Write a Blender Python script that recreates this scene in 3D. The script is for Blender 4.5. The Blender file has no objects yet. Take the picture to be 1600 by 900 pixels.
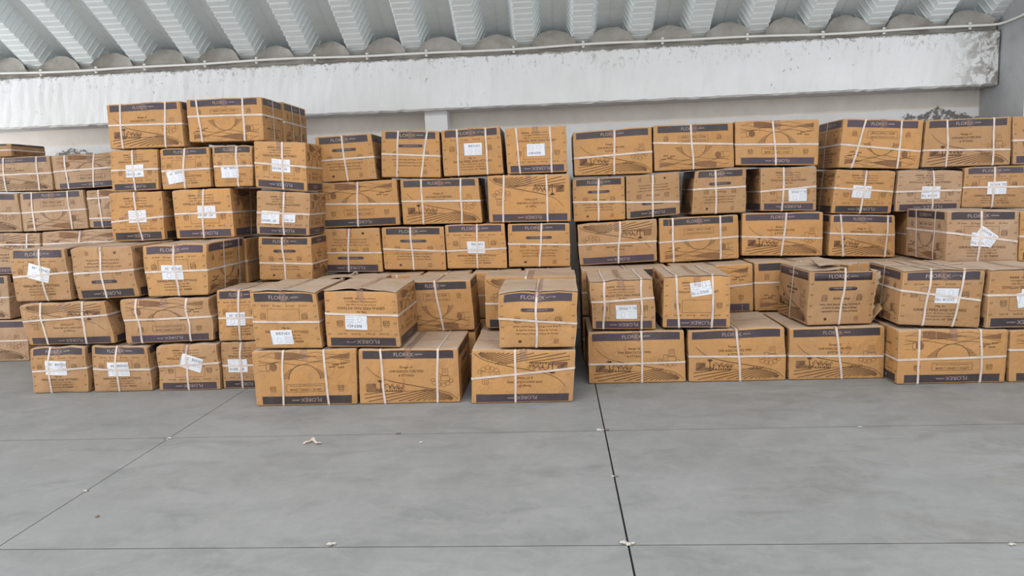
import bpy, math, random
import numpy as np
from mathutils import Matrix, Vector
S = bpy.context.scene
COL = S.collection
PI = math.pi

# ------------------------------------------------------------------ camera
F = 1150.0
def _n(v): return v/np.linalg.norm(v)
AD = _n(np.array([868-800, 300-450, F], float))            # depth axis seen by the lens (right, down, forward)
AX = -_n(np.array([-16000-800, 923-450, F], float))
AX = _n(AX-AD*(AX@AD)); AU = -np.cross(AD, AX)
H = 1.45
cam_d = bpy.data.cameras.new('camera'); cam = bpy.data.objects.new('camera', cam_d); COL.objects.link(cam)
cam_d.sensor_width = 36; cam_d.lens = F/1600*36; cam_d.clip_end = 200
R = Matrix(((AX[0], -AX[1], -AX[2]), (AD[0], -AD[1], -AD[2]), (AU[0], -AU[1], -AU[2])))
cam.matrix_world = Matrix.Translation((0, 0, H)) @ R.to_4x4()
S.camera = cam
def atY(px, py, Y):
    r = np.array([px-800, py-450, F]); r = np.array([r@AX, r@AD, r@AU]); t = Y/r[1]
    return r[0]*t, H+r[2]*t
def at_floor(px, py, z=0.0):
    r = np.array([px-800, py-450, F]); r = np.array([r@AX, r@AD, r@AU]); t = (z-H)/r[2]
    return r[0]*t, r[1]*t

# ------------------------------------------------------------------ light
S.view_settings.view_transform = 'Standard'; S.view_settings.look = 'None'
S.view_settings.exposure = 0.38; S.view_settings.gamma = 1.0; S.view_settings.use_curve_mapping = False
W = bpy.data.worlds.new('world'); S.world = W; W.use_nodes = True
bg = W.node_tree.nodes['Background']; bg.inputs[0].default_value = (0.93, 0.97, 1.0, 1); bg.inputs[1].default_value = 1.06
def area(name, loc, target, sx, sy, power, color=(1, 1, 1)):
    d = bpy.data.lights.new(name, 'AREA'); d.shape = 'RECTANGLE'; d.size = sx; d.size_y = sy; d.energy = power; d.color = color
    o = bpy.data.objects.new(name, d); COL.objects.link(o); o.location = loc
    o.rotation_euler = (Vector(target)-Vector(loc)).to_track_quat('-Z', 'Y').to_euler()
    return o
area('skylight', (-1.5, -1.2, 7.3), (-0.5, 6.5, 1.0), 13, 1.4, 700, (1.0, 0.985, 0.96))
area('door_daylight', (-11.5, 3.4, 1.6), (0.0, 7.0, 2.7), 4.5, 3.0, 300, (0.97, 0.985, 1.0))

# ------------------------------------------------------------------ materials
def new_mat(name, rough=0.8, spec=0.3, metal=0.0):
    m = bpy.data.materials.new(name); m.use_nodes = True
    b = m.node_tree.nodes['Principled BSDF']; b.inputs['Roughness'].default_value = rough
    b.inputs['Specular IOR Level'].default_value = spec; b.inputs['Metallic'].default_value = metal
    return m, m.node_tree, b
class NT:
    def __init__(s, nt): s.nt = nt
    def n(s, t, **k):
        o = s.nt.nodes.new(t)
        for a, v in k.items(): setattr(o, a, v)
        return o
    def l(s, a, b): s.nt.links.new(a, b)
    def noise(s, vec, scale, detail=4, rough=0.55, dist=0.0):
        o = s.n('ShaderNodeTexNoise'); o.inputs['Scale'].default_value = scale; o.inputs['Detail'].default_value = detail
        o.inputs['Roughness'].default_value = rough; o.inputs['Distortion'].default_value = dist
        s.l(vec, o.inputs['Vector']); return o.outputs['Fac']
    def ramp(s, fac, p0, p1, c0=(0, 0, 0, 1), c1=(1, 1, 1, 1)):
        o = s.n('ShaderNodeValToRGB'); e = o.color_ramp.elements
        e[0].position = p0; e[0].color = c0; e[1].position = p1; e[1].color = c1
        s.l(fac, o.inputs[0]); return o.outputs[0]
    def mix(s, fac, a, b, mode='MIX'):
        o = s.n('ShaderNodeMix', data_type='RGBA', blend_type=mode)
        for i, v in ((0, fac), (6, a), (7, b)):
            if isinstance(v, (int, float)): o.inputs[i].default_value = v
            elif isinstance(v, tuple): o.inputs[i].default_value = v if len(v) == 4 else v+(1,)
            else: s.l(v, o.inputs[i])
        return o.outputs[2]
    def math(s, op, a, b=0.0, clamp=False):
        o = s.n('ShaderNodeMath', operation=op); o.use_clamp = clamp
        for i, v in ((0, a), (1, b)):
            if isinstance(v, (int, float)): o.inputs[i].default_value = v
            else: s.l(v, o.inputs[i])
        return o.outputs[0]
    def bump(s, h, bsdf, strength, dist=0.01):
        o = s.n('ShaderNodeBump'); o.inputs['Strength'].default_value = strength; o.inputs['Distance'].default_value = dist
        s.l(h, o.inputs['Height']); s.l(o.outputs[0], bsdf.inputs['Normal'])
    def maprange(s, v, a, b, c=0.0, d=1.0):
        o = s.n('ShaderNodeMapRange'); s.l(v, o.inputs[0])
        for i, q in enumerate((a, b, c, d)): o.inputs[i+1].default_value = q
        return o.outputs[0]
def scaled(g, vec, sc):
    o = g.n('ShaderNodeMapping'); o.inputs['Scale'].default_value = sc; g.l(vec, o.inputs['Vector']); return o.outputs[0]

def carton_mat(name, c, dusty, dustc=(0.355, 0.24, 0.155)):
    m, nt, b = new_mat(name, 0.72, 0.25); g = NT(nt)
    tc = g.n('ShaderNodeTexCoord').outputs['Object']; oi = g.n('ShaderNodeObjectInfo').outputs['Random']
    ad = g.n('ShaderNodeVectorMath', operation='ADD'); sc = g.n('ShaderNodeCombineXYZ')
    r = g.math('MULTIPLY', oi, 37.0); g.l(r, sc.inputs[0]); g.l(r, sc.inputs[2]); g.l(tc, ad.inputs[0]); g.l(sc.outputs[0], ad.inputs[1])
    v = ad.outputs[0]
    n1 = g.noise(v, 2.2, 3); n2 = g.noise(v, 11, 5, 0.65)
    base = g.mix(oi, c, tuple(x*y for x, y in zip(c, (0.86, 0.84, 0.80))))
    base = g.mix(g.math('MULTIPLY', g.ramp(n1, 0.38, 0.72), 0.5), base, tuple(x*y for x, y in zip(c, (1.12, 1.02, 0.82))))
    base = g.mix(g.math('MULTIPLY', g.ramp(n2, 0.52, 0.78), 0.34), base, (0.17, 0.085, 0.04))
    d = g.math('MULTIPLY', g.ramp(g.noise(v, 3.4, 5, 0.6), 0.35, 0.7), dusty*0.9+0.05)
    d = g.math('ADD', d, dusty*0.45, True)
    base = g.mix(d, base, dustc)
    g.l(base, b.inputs['Base Color'])
    g.bump(g.noise(scaled(g, v, (1.6, 1.6, 1.0)), 6, 5, 0.6, 0.5), b, 0.85, 0.020)
    return m
def ink_mat(name, ca, cb, rough=0.6, fade=0.35, to=(0.42, 0.24, 0.12)):
    m, nt, b = new_mat(name, rough, 0.3); g = NT(nt)
    tc = g.n('ShaderNodeTexCoord').outputs['Object']; oi = g.n('ShaderNodeObjectInfo').outputs['Random']
    base = g.mix(oi, ca, cb)
    f = g.math('MULTIPLY', g.ramp(g.noise(tc, 9, 5, 0.65), 0.42, 0.8), fade)
    g.l(g.mix(f, base, to), b.inputs['Base Color']); return m
CARD = (0.425, 0.222, 0.080)
M = {}
M['c0'] = carton_mat('cardboard', CARD, 0.16)
M['c1'] = carton_mat('cardboard_dusty', (0.345, 0.185, 0.075), 0.35)
M['c2'] = carton_mat('cardboard_very_dusty', (0.32, 0.19, 0.105), 0.75)
M['top'] = carton_mat('cardboard_top', (0.36, 0.25, 0.165), 0.8, (0.41, 0.32, 0.25))
M['band'] = ink_mat('printed_band', (0.060, 0.043, 0.058), (0.033, 0.026, 0.026), 0.45, 0.25, (0.15, 0.11, 0.095))
M['ink'] = ink_mat('brown_ink', (0.045, 0.020, 0.010), (0.065, 0.029, 0.014), 0.7, 0.35, (0.30, 0.16, 0.075))
M['faint'] = ink_mat('faint_ink', (0.15, 0.070, 0.032), (0.17, 0.082, 0.038), 0.7, 0.45, (0.30, 0.16, 0.075))
M['pale'] = ink_mat('band_lettering', (0.36, 0.27, 0.25), (0.30, 0.23, 0.21), 0.6, 0.3, (0.20, 0.14, 0.12))
M['red'] = ink_mat('red_stamp', (0.34, 0.07, 0.04), (0.36, 0.11, 0.055), 0.7, 0.8, (0.34, 0.17, 0.075))
M['worn'] = ink_mat('worn_fold', (0.46, 0.29, 0.16), (0.42, 0.26, 0.14), 0.8, 0.8, (0.36, 0.20, 0.09))
M['dark'], _, b_ = new_mat('dark_gap', 0.9, 0.1); b_.inputs['Base Color'].default_value = (0.05, 0.03, 0.018, 1)
def strap_material():
    m, nt, b = new_mat('white_plastic_strap', 0.42, 0.45); g = NT(nt)
    tc = g.n('ShaderNodeTexCoord').outputs['Object']
    g.l(g.mix(g.ramp(g.noise(tc, 14, 4, 0.6), 0.35, 0.75), (0.56, 0.48, 0.43), (0.42, 0.34, 0.29)), b.inputs['Base Color'])
    return m
M['strap'] = strap_material()
def sticker_material():
    m, nt, b = new_mat('white_paper_sticker', 0.35, 0.4); g = NT(nt)
    tc = g.n('ShaderNodeTexCoord').outputs['Object']
    g.l(g.mix(g.noise(tc, 20, 3), (0.60, 0.615, 0.655), (0.53, 0.54, 0.57)), b.inputs['Base Color']); return m
M['paper'] = sticker_material()
M['black'], _, b_ = new_mat('sticker_print', 0.6, 0.2); b_.inputs['Base Color'].default_value = (0.06, 0.06, 0.085, 1)
M['grey'], _, b_ = new_mat('sticker_fine_print', 0.6, 0.2); b_.inputs['Base Color'].default_value = (0.24, 0.25, 0.31, 1)
def tape_material():
    m, nt, b = new_mat('clear_brown_tape', 0.10, 0.6); g = NT(nt)
    b.inputs['Base Color'].default_value = (0.36, 0.21, 0.16, 1); b.inputs['Alpha'].default_value = 0.17
    tc = g.n('ShaderNodeTexCoord').outputs['Object']
    g.bump(g.noise(tc, 42, 4, 0.7, 1.0), b, 1.0, 0.01); return m
M['tape'] = tape_material()

def paint_mat(name, kind):
    m, nt, b = new_mat(name, 0.75, 0.25); g = NT(nt)
    geo = g.n('ShaderNodeNewGeometry').outputs['Position']; sep = g.n('ShaderNodeSeparateXYZ'); g.l(geo, sep.inputs[0])
    X, Y, Z = sep.outputs
    n_big = g.noise(geo, 1.1, 5, 0.6); n_mid = g.noise(geo, 5, 6, 0.65); n_fine = g.noise(geo, 26, 5, 0.7, 0.6)
    bare = g.mix(g.ramp(n_mid, 0.3, 0.7), (0.25, 0.225, 0.195), (0.42, 0.39, 0.35))
    bare = g.mix(g.math('MULTIPLY', g.ramp(g.noise(geo, 3, 5), 0.55, 0.75), 0.6), bare, (0.15, 0.13, 0.11))
    white = g.mix(g.ramp(n_big, 0.3, 0.7), (0.80, 0.80, 0.82), (0.70, 0.695, 0.69))
    white = g.mix(g.math('MULTIPLY', g.ramp(g.noise(scaled(g, geo, (3.0, 1, 0.5)), 2.6, 6, 0.65), 0.5, 0.8), 0.35), white, (0.60, 0.58, 0.54))
    # small spots where the paint came off
    spots = g.ramp(g.noise(scaled(g, geo, (1, 1, 0.8)), 19, 5, 0.62, 0.5), 0.672, 0.70)
    dens = g.ramp(g.noise(geo, 1.3, 3), 0.48, 0.60)
    spots = g.math('MULTIPLY', spots, dens)
    if kind == 'beam':
        # ragged upper edge of the paint
        e = g.math('ADD', Z, g.math('MULTIPLY', g.math('SUBTRACT', n_fine, 0.5), 0.11))
        e = g.math('ADD', e, g.math('MULTIPLY', g.math('SUBTRACT', n_mid, 0.5), 0.05))
        top = g.maprange(e, 2.785, 2.795)
        near_top = g.maprange(Z, 2.58, 2.80)
        sp2 = g.math('MULTIPLY', g.ramp(g.noise(scaled(g, geo, (1.5, 1, 0.8)), 16, 6, 0.7, 0.8), 0.57, 0.62), near_top)
        endm = g.math('MULTIPLY', g.maprange(X, 3.75, 4.25), g.ramp(g.noise(geo, 11, 6, 0.72, 0.8), 0.46, 0.54))
        mask = g.math('MAXIMUM', g.math('MAXIMUM', top, spots), g.math('MAXIMUM', g.math('MULTIPLY', sp2, 0.8), endm), True)
        col = g.mix(mask, white, bare); col = g.mix(g.math('MULTIPLY', endm, 0.55), col, (0.13, 0.115, 0.10))
    elif kind == 'wall':
        e = g.math('ADD', Z, g.math('MULTIPLY', g.math('SUBTRACT', n_mid, 0.5), 0.02))
        top = g.maprange(e, 2.118, 2.132)
        strip = g.mix(g.ramp(n_mid, 0.3, 0.7), (0.74, 0.68, 0.62), (0.82, 0.77, 0.71))
        col = g.mix(top, g.mix(spots, white, bare), strip)
        # grime growing along the lower paint
        for x0, x1, zt in ((-5.6, -4.7, 2.12), (3.05, 4.6, 2.13)):
            mid = (x0+x1)/2; hw = (x1-x0)/2
            fx = g.math('SUBTRACT', 1.0, g.math('DIVIDE', g.math('ABSOLUTE', g.math('SUBTRACT', X, mid)), hw), True)
            lim = g.math('ADD', g.math('MULTIPLY', fx, 0.17), zt-0.17)
            lim = g.math('ADD', lim, g.math('MULTIPLY', g.math('SUBTRACT', g.noise(geo, 9, 5, 0.7), 0.5), 0.18))
            mk = g.math('MULTIPLY', g.math('LESS_THAN', Z, lim), g.ramp(g.noise(geo, 24, 5, 0.7), 0.40, 0.5))
            mk = g.math('MULTIPLY', mk, g.math('GREATER_THAN', fx, 0.02))
            col = g.mix(g.math('MULTIPLY', mk, 0.85), col, (0.09, 0.075, 0.06))
    elif kind == 'bare':
        col = g.mix(g.math('MULTIPLY', g.ramp(n_big, 0.35, 0.7), 0.4), bare, (0.46, 0.44, 0.42))
    elif kind == 'side':
        col = g.mix(g.ramp(n_big, 0.35, 0.65), (0.36, 0.365, 0.375), (0.50, 0.50, 0.51))
        col = g.mix(g.math('MULTIPLY', g.ramp(n_mid, 0.5, 0.75), 0.5), col, (0.22, 0.22, 0.22))
        col = g.mix(spots, col, (0.12, 0.12, 0.12))
    else:
        col = white
    g.l(col, b.inputs['Base Color']); g.bump(g.noise(geo, 14, 6, 0.7), b, 0.35, 0.012)
    return m
M['beam'] = paint_mat('flaking_white_paint', 'beam'); M['wall'] = paint_mat('whitewashed_wall', 'wall')
M['bare'] = paint_mat('bare_concrete', 'bare'); M['side'] = paint_mat('grey_plaster', 'side'); M['white'] = paint_mat('white_paint', 'plain')

def floor_mat():
    m, nt, b = new_mat('polished_concrete', 0.55, 0.35); g = NT(nt)
    geo = g.n('ShaderNodeNewGeometry').outputs['Position']; sep = g.n('ShaderNodeSeparateXYZ'); g.l(geo, sep.inputs[0])
    a = g.noise(geo, 0.8, 6, 0.6, 0.5); c = g.noise(scaled(g, geo, (1, 2.2, 1)), 1.9, 7, 0.62, 0.8); f = g.noise(geo, 22, 6, 0.7)
    col = g.mix(g.ramp(a, 0.3, 0.7), (0.190, 0.197, 0.199), (0.250, 0.253, 0.256))
    col = g.mix(g.math('MULTIPLY', g.ramp(c, 0.48, 0.72), 0.65), col, (0.140, 0.150, 0.148))
    col = g.mix(g.math('MULTIPLY', g.ramp(g.noise(geo, 2.7, 6, 0.65), 0.55, 0.72), 0.35), col, (0.235, 0.233, 0.23))
    col = g.mix(g.math('MULTIPLY', g.ramp(g.noise(geo, 1.4, 5, 0.6), 0.5, 0.75), 0.3), col, (0.15, 0.18, 0.173))
    warm = g.math('MULTIPLY', g.maprange(sep.outputs[0], 0.3, 2.0), g.ramp(c, 0.4, 0.62))
    col = g.mix(g.math('MULTIPLY', warm, 0.35), col, (0.165, 0.157, 0.142))
    col = g.mix(g.math('MULTIPLY', g.ramp(g.noise(geo, 6.5, 7, 0.72, 1.0), 0.45, 0.72), 0.40), col, (0.30, 0.298, 0.292))
    sc = g.math('MULTIPLY', g.ramp(g.noise(geo, 30, 4, 0.7, 1.5), 0.63, 0.70), g.ramp(g.noise(geo, 1.5, 3), 0.5, 0.62))
    col = g.mix(g.math('MULTIPLY', sc, 0.55), col, (0.33, 0.33, 0.325))
    col = g.mix(g.math('MULTIPLY', g.ramp(f, 0.3, 0.7), 0.15), col, (0.12, 0.12, 0.12))
    g.l(col, b.inputs['Base Color']); g.bump(f, b, 0.12, 0.004)
    g.l(g.maprange(a, 0.3, 0.7, 0.42, 0.62), b.inputs['Roughness'])
    return m
M['floor'] = floor_mat()
M['joint'], _, b_ = new_mat('joint_dirt', 0.9, 0.1); b_.inputs['Base Color'].default_value = (0.035, 0.03, 0.027, 1)
M['jointf'], _, b_ = new_mat('joint_filler', 0.9, 0.1); b_.inputs['Base Color'].default_value = (0.125, 0.122, 0.118, 1)
def sheet_mat():
    m, nt, b = new_mat('galvanised_sheet', 0.40, 0.5, 0.15); g = NT(nt)
    geo = g.n('ShaderNodeNewGeometry').outputs['Position']
    col = g.mix(g.noise(geo, 3, 5, 0.6), (0.70, 0.74, 0.74), (0.80, 0.83, 0.83))
    col = g.mix(g.math('MULTIPLY', g.ramp(g.noise(geo, 9, 6, 0.7), 0.55, 0.75), 0.25), col, (0.40, 0.40, 0.38))
    g.l(col, b.inputs['Base Color']); return m
M['sheet'] = sheet_mat()
M['pvc'], _, b_ = new_mat('white_pvc', 0.35, 0.5); b_.inputs['Base Color'].default_value = (0.78, 0.76, 0.72, 1)
M['crumb'], _, b_ = new_mat('mortar_crumb', 0.9, 0.2); b_.inputs['Base Color'].default_value = (0.42, 0.40, 0.37, 1)
M['crumbd'], _, b_ = new_mat('dark_crumb', 0.9, 0.2); b_.inputs['Base Color'].default_value = (0.16, 0.13, 0.11, 1)

# ------------------------------------------------------------------ mesh helpers
def mesh_obj(name, verts, faces, mats, fm=None, parent=None, origin=(0, 0, 0), smooth=True):
    me = bpy.data.meshes.new(name)
    v = np.asarray(verts, float)-np.asarray(origin, float)
    me.from_pydata(v.tolist(), [], faces)
    for m in mats: me.materials.append(m)
    if fm is not None: me.polygons.foreach_set('material_index', fm)
    me.polygons.foreach_set('use_smooth', [smooth]*len(faces)); me.update()
    o = bpy.data.objects.new(name, me); COL.objects.link(o)
    if parent is not None: o.parent = parent
    else: o.location = origin
    return o
def struct(o): o['kind'] = 'structure'; return o
def box_faces(x0, x1, y0, y1, z0, z1):
    v = [(x, y, z) for x in (x0, x1) for y in (y0, y1) for z in (z0, z1)]
    f = [(0, 1, 3, 2), (4, 6, 7, 5), (0, 4, 5, 1), (2, 3, 7, 6), (0, 2, 6, 4), (1, 5, 7, 3)]
    return v, f
def tube(path, r, n=10, cap=True):
    P = [Vector(p) for p in path]; V = []; Fc = []
    for i, p in enumerate(P):
        t = (P[min(i+1, len(P)-1)]-P[max(i-1, 0)]).normalized()
        a = t.cross(Vector((0, 0, 1)));
        if a.length < 1e-3: a = Vector((1, 0, 0))
        a.normalize(); b = t.cross(a)
        rr = r[i] if isinstance(r, (list, tuple)) else r
        for k in range(n):
            q = p+a*math.cos(2*PI*k/n)*rr+b*math.sin(2*PI*k/n)*rr; V.append(tuple(q))
    for i in range(len(P)-1):
        for k in range(n): Fc.append((i*n+k, i*n+(k+1) % n, (i+1)*n+(k+1) % n, (i+1)*n+k))
    if cap: Fc.append(tuple(range(n))); Fc.append(tuple((len(P)-1)*n+k for k in range(n)))
    return V, Fc

# ------------------------------------------------------------------ the setting
BX = 4.215; BY = 7.4; WY = 7.73
def build_floor():
    xj = [(-2.477, .0022, 1), (0.257, .0042, 0)]; yj = [(1.42, .0018, 1), (2.885, .0022, 1), (4.352, .0020, 1)]
    xs = [-9.0]+[q for x, w, _ in xj for q in (x-w, x+w)]+[5.2]; ys = [-4.0]+[q for y, w, _ in yj for q in (y-w, y+w)]+[WY+0.02]
    V = []; Fc = []; fm = []
    nx, ny = len(xs), len(ys)
    def cell(i, j):
        gx, gy = i % 2 == 1, j % 2 == 1
        d = -0.010 if gx and not xj[i//2][2] else (-0.003 if (gx or gy) else 0.0)
        if gx: mi = 1+xj[i//2][2]
        elif gy: mi = 1+yj[j//2][2]
        else: mi = 0
        return d, mi
    def q(pts, mi): k = len(V); V.extend(pts); Fc.append((k, k+1, k+2, k+3)); fm.append(mi)
    for i in range(nx-1):
        for j in range(ny-1):
            d, mi = cell(i, j); x0, x1, y0, y1 = xs[i], xs[i+1], ys[j], ys[j+1]
            q([(x0, y0, d), (x1, y0, d), (x1, y1, d), (x0, y1, d)], mi)
            if i+1 < nx-1:
                d2, m2 = cell(i+1, j)
                if d2 != d: q([(x1, y0, d), (x1, y1, d), (x1, y1, d2), (x1, y0, d2)], 1)
            if j+1 < ny-1:
                d2, m2 = cell(i, j+1)
                if d2 != d: q([(x0, y1, d), (x1, y1, d), (x1, y1, d2), (x0, y1, d2)], 1)
    struct(mesh_obj('floor', V, Fc, [M['floor'], M['joint'], M['jointf']], fm, smooth=False))
build_floor()
v, f = box_faces(-9.0, BX, WY, WY+0.25, 0, 2.6); struct(mesh_obj('wall_back', v, f, [M['wall']], smooth=False))
v, f = box_faces(BX, 5.2, 7.02, WY+0.25, 0, 3.6); struct(mesh_obj('wall_right', v, f, [M['side']], smooth=False))
def ragged_beam():
    rnd = random.Random(5); xs = np.linspace(-9.0, BX-0.02, 260); V = []; Fc = []
    prof = [(WY+0.02, 2.30), (BY+0.02, 2.298), (BY, 2.315), (BY, 2.45), (BY, 2.62), (BY, 2.78), (BY+0.01, 2.80), (BY+0.06, 2.815), (BY+0.065, 2.86), (BY+0.07, 2.90), (WY+0.3, 2.72)]
    for x in xs:
        for k, (y, z) in enumerate(prof):
            j = 0.0
            if 1 <= k <= 2: j = rnd.uniform(-.005, .005)
            if 5 <= k <= 7: j = rnd.uniform(-.007, .007)
            V.append((x, y+(rnd.uniform(-.004, .004) if 2 <= k <= 8 else 0), z+j))
    n = len(prof)
    for i in range(len(xs)-1):
        for k in range(n-1): Fc.append((i*n+k, (i+1)*n+k, (i+1)*n+k+1, i*n+k+1))
    Fc.append(tuple((len(xs)-1)*n+k for k in range(n))); Fc.append(tuple(range(n)))
    struct(mesh_obj('trim_1', V, Fc, [M['beam'], M['bare']], [1 if (i % (n-1)) >= 7 and i < (len(xs)-1)*(n-1) else 0 for i in range(len(Fc))], smooth=False))
ragged_beam()
x0, _ = atY(664, 190, 7.5); x1, _ = atY(699, 190, 7.5)
v, f = box_faces(x0, x1, 7.5, WY+0.02, 0, 2.305); struct(mesh_obj('trim_2', v, f, [M['white']], smooth=False))

def build_roof():
    pitch = 0.5565; x_edge = -2.947                       # right edge of one rib's flat face
    ang0 = math.radians(32.1); Rr = 14.0
    z0 = 2.905; y0 = BY+0.06
    yc = y0-Rr*math.sin(ang0); zc = z0-Rr*math.cos(ang0)
    fl = 0.178; sl = 0.060; dep = 0.185
    s0, s1 = -0.45, 5.3
    per = 0.072
    ss = []; gs = []
    for i in range(int((s1-s0)/per)):
        for u, g_ in ((0, 0), (.60, 0), (.82, 1), (.90, 1), (.94, 0)): ss.append(s0+(i+u)*per); gs.append(g_)
    ks = range(-10, 14)
    V = []; Fc = []
    prof = []
    for k in ks:
        xr = x_edge+pitch*k
        if xr-fl > 5.1: break
        # x, depth (0 rib face, 1 valley), crimp amplitude, direction of crimp (x, n)
        seam = xr+(pitch-fl)/2
        prof += [(xr-fl, 0, 1, (-.0, 1)), (xr-fl/2, 0, 1, (0, 1)), (xr, 0, 1, (0, 1)),
                 (xr+.003, .03, 1, (1, 0)), (xr+sl*.5, .5, 1, (1, 0)), (xr+sl, .97, .5, (1, 0)), (xr+sl+.012, 1.0, .12, (0, 1)),
                 (seam-.004, 1.0, .1, (0, 1)), (seam-.003, .93, 0, (0, 1)), (seam+.003, .93, 0, (0, 1)), (seam+.004, 1.0, .1, (0, 1)),
                 (xr+pitch-fl-sl-.012, 1.0, .12, (0, 1)), (xr+pitch-fl-sl, .97, .5, (-1, 0)), (xr+pitch-fl-sl*.5, .5, 1, (-1, 0)), (xr+pitch-fl-.003, .03, 1, (-1, 0))]
    prof = [(min(p[0], 5.2),)+p[1:] for p in prof]
    P = np.array([[p[0], p[1]*dep, p[2], p[3][0], p[3][1]] for p in prof]); n = len(P)
    for s, g_ in zip(ss, gs):
        th = ang0-s/Rr
        wv = 0.0085*g_
        rad = Rr+P[:, 1]+wv*P[:, 2]*P[:, 4]
        y = yc+rad*math.sin(th); z = zc+rad*math.cos(th); x = P[:, 0]+wv*P[:, 2]*P[:, 3]
        V.append(np.stack([x, y, z], 1))
    V = np.concatenate(V)
    for i in range(len(ss)-1):
        a = i*n
        for k in range(n-1): Fc.append((a+k, a+k+1, a+n+k+1, a+n+k))
    o = mesh_obj('ceiling', V, Fc, [M['sheet']], smooth=False); struct(o)
    return x_edge, pitch, fl, dep, ang0
x_edge, pitch, fl, dep, ang0 = build_roof()
def grout():
    # mortar packed into the mouth of every roof trough, heaped higher at the middle
    rnd = random.Random(8)
    k = 0
    V = []; Fc = []
    for kk in range(-8, 14):
        xa = x_edge+pitch*kk; xb = xa+pitch-fl
        if xa > BX-.02: break
        xb = min(xb, BX)
        nu, nv = 9, 7
        for j in range(nv+1):
            for i in range(nu+1):
                u = i/nu; t = j/nv
                arch = math.sin(PI*u)**0.7*(.78+.22*math.sin(kk*2.3)**2)
                x = xa-.02+(xb-xa+.04)*u
                z = 2.85+t*(0.045+0.135*arch)
                y = BY+.03-0.10*(1-arch)*t+0.02*math.sin(5*u+kk)*t+.05*t
                V.append((x, y+rnd.uniform(-.006, .006), z+rnd.uniform(-.005, .005)))
        for j in range(nv):
            for i in range(nu):
                a = k+j*(nu+1)+i; Fc.append((a, a+1, a+nu+2, a+nu+1))
        k = len(V)
    struct(mesh_obj('trim_3', V, Fc, [M['bare']], smooth=True))
grout()

def tagit(o, label, cat, group=None):
    o['label'] = label; o['category'] = cat
    if group: o['group'] = group
def empty(name, loc):
    o = bpy.data.objects.new(name, None); COL.objects.link(o); o.location = loc; o.empty_display_size = 0.1; return o
def conduit():
    pts = []
    for i in range(61):
        x = -7.0+(BX-0.12+7.0)*i/60; z = 2.848+0.007*math.sin(x*1.7)+0.004*math.sin(x*4.1)
        pts.append((x, BY-.012, z))
    pts += [(BX-0.05, BY-.03, 2.85), (BX-0.02, BY-.10, 2.852), (BX-0.016, BY-.3, 2.858), (BX-.016, 7.02, 2.865), (BX+.01, 6.995, 2.866), (BX+.1, 6.99, 2.87), (5.1, 6.99, 2.88)]
    e = empty('electrical_conduit', pts[0])
    tagit(e, 'thin white conduit pipe clipped along the top edge of the white beam', 'pipe')
    v, f = tube(pts, 0.0115, 10); mesh_obj('pipe', v, f, [M['pvc']], parent=e, origin=pts[0])
    for px in (58, 145, 222, 317, 398, 490, 572, 665, 802, 911, 1035, 1168, 1286, 1381, 1515):
        x, z = atY(px, 60, BY); z = 2.848+0.007*math.sin(x*1.7)+0.004*math.sin(x*4.1)
        V = []; Fc = []
        for a in range(9):
            th = -PI/2-.9+(PI+1.8)*a/8-PI/2
            for w in (-.011, .011):
                for r in (.0125, .0165): V.append((x+w, BY-.012+r*math.cos(th+PI/2), z+r*math.sin(th+PI/2)))
        for a in range(8):
            b = a*4
            for p, q in ((0, 1), (1, 3), (3, 2), (2, 0)): Fc.append((b+p, b+q, b+4+q, b+4+p))
        k = len(V); bv, bf = box_faces(x-.012, x+.012, BY-.006, BY+.01, z+.012, z+.034); V += bv; Fc += [tuple(i+k for i in q) for q in bf]
        k = len(V); bv, bf = box_faces(x-.012, x+.012, BY-.006, BY+.01, z-.030, z-.012); V += bv; Fc += [tuple(i+k for i in q) for q in bf]
        mesh_obj('pipe_clip', V, Fc, [M['pvc']], parent=e, origin=pts[0])
conduit()

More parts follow.
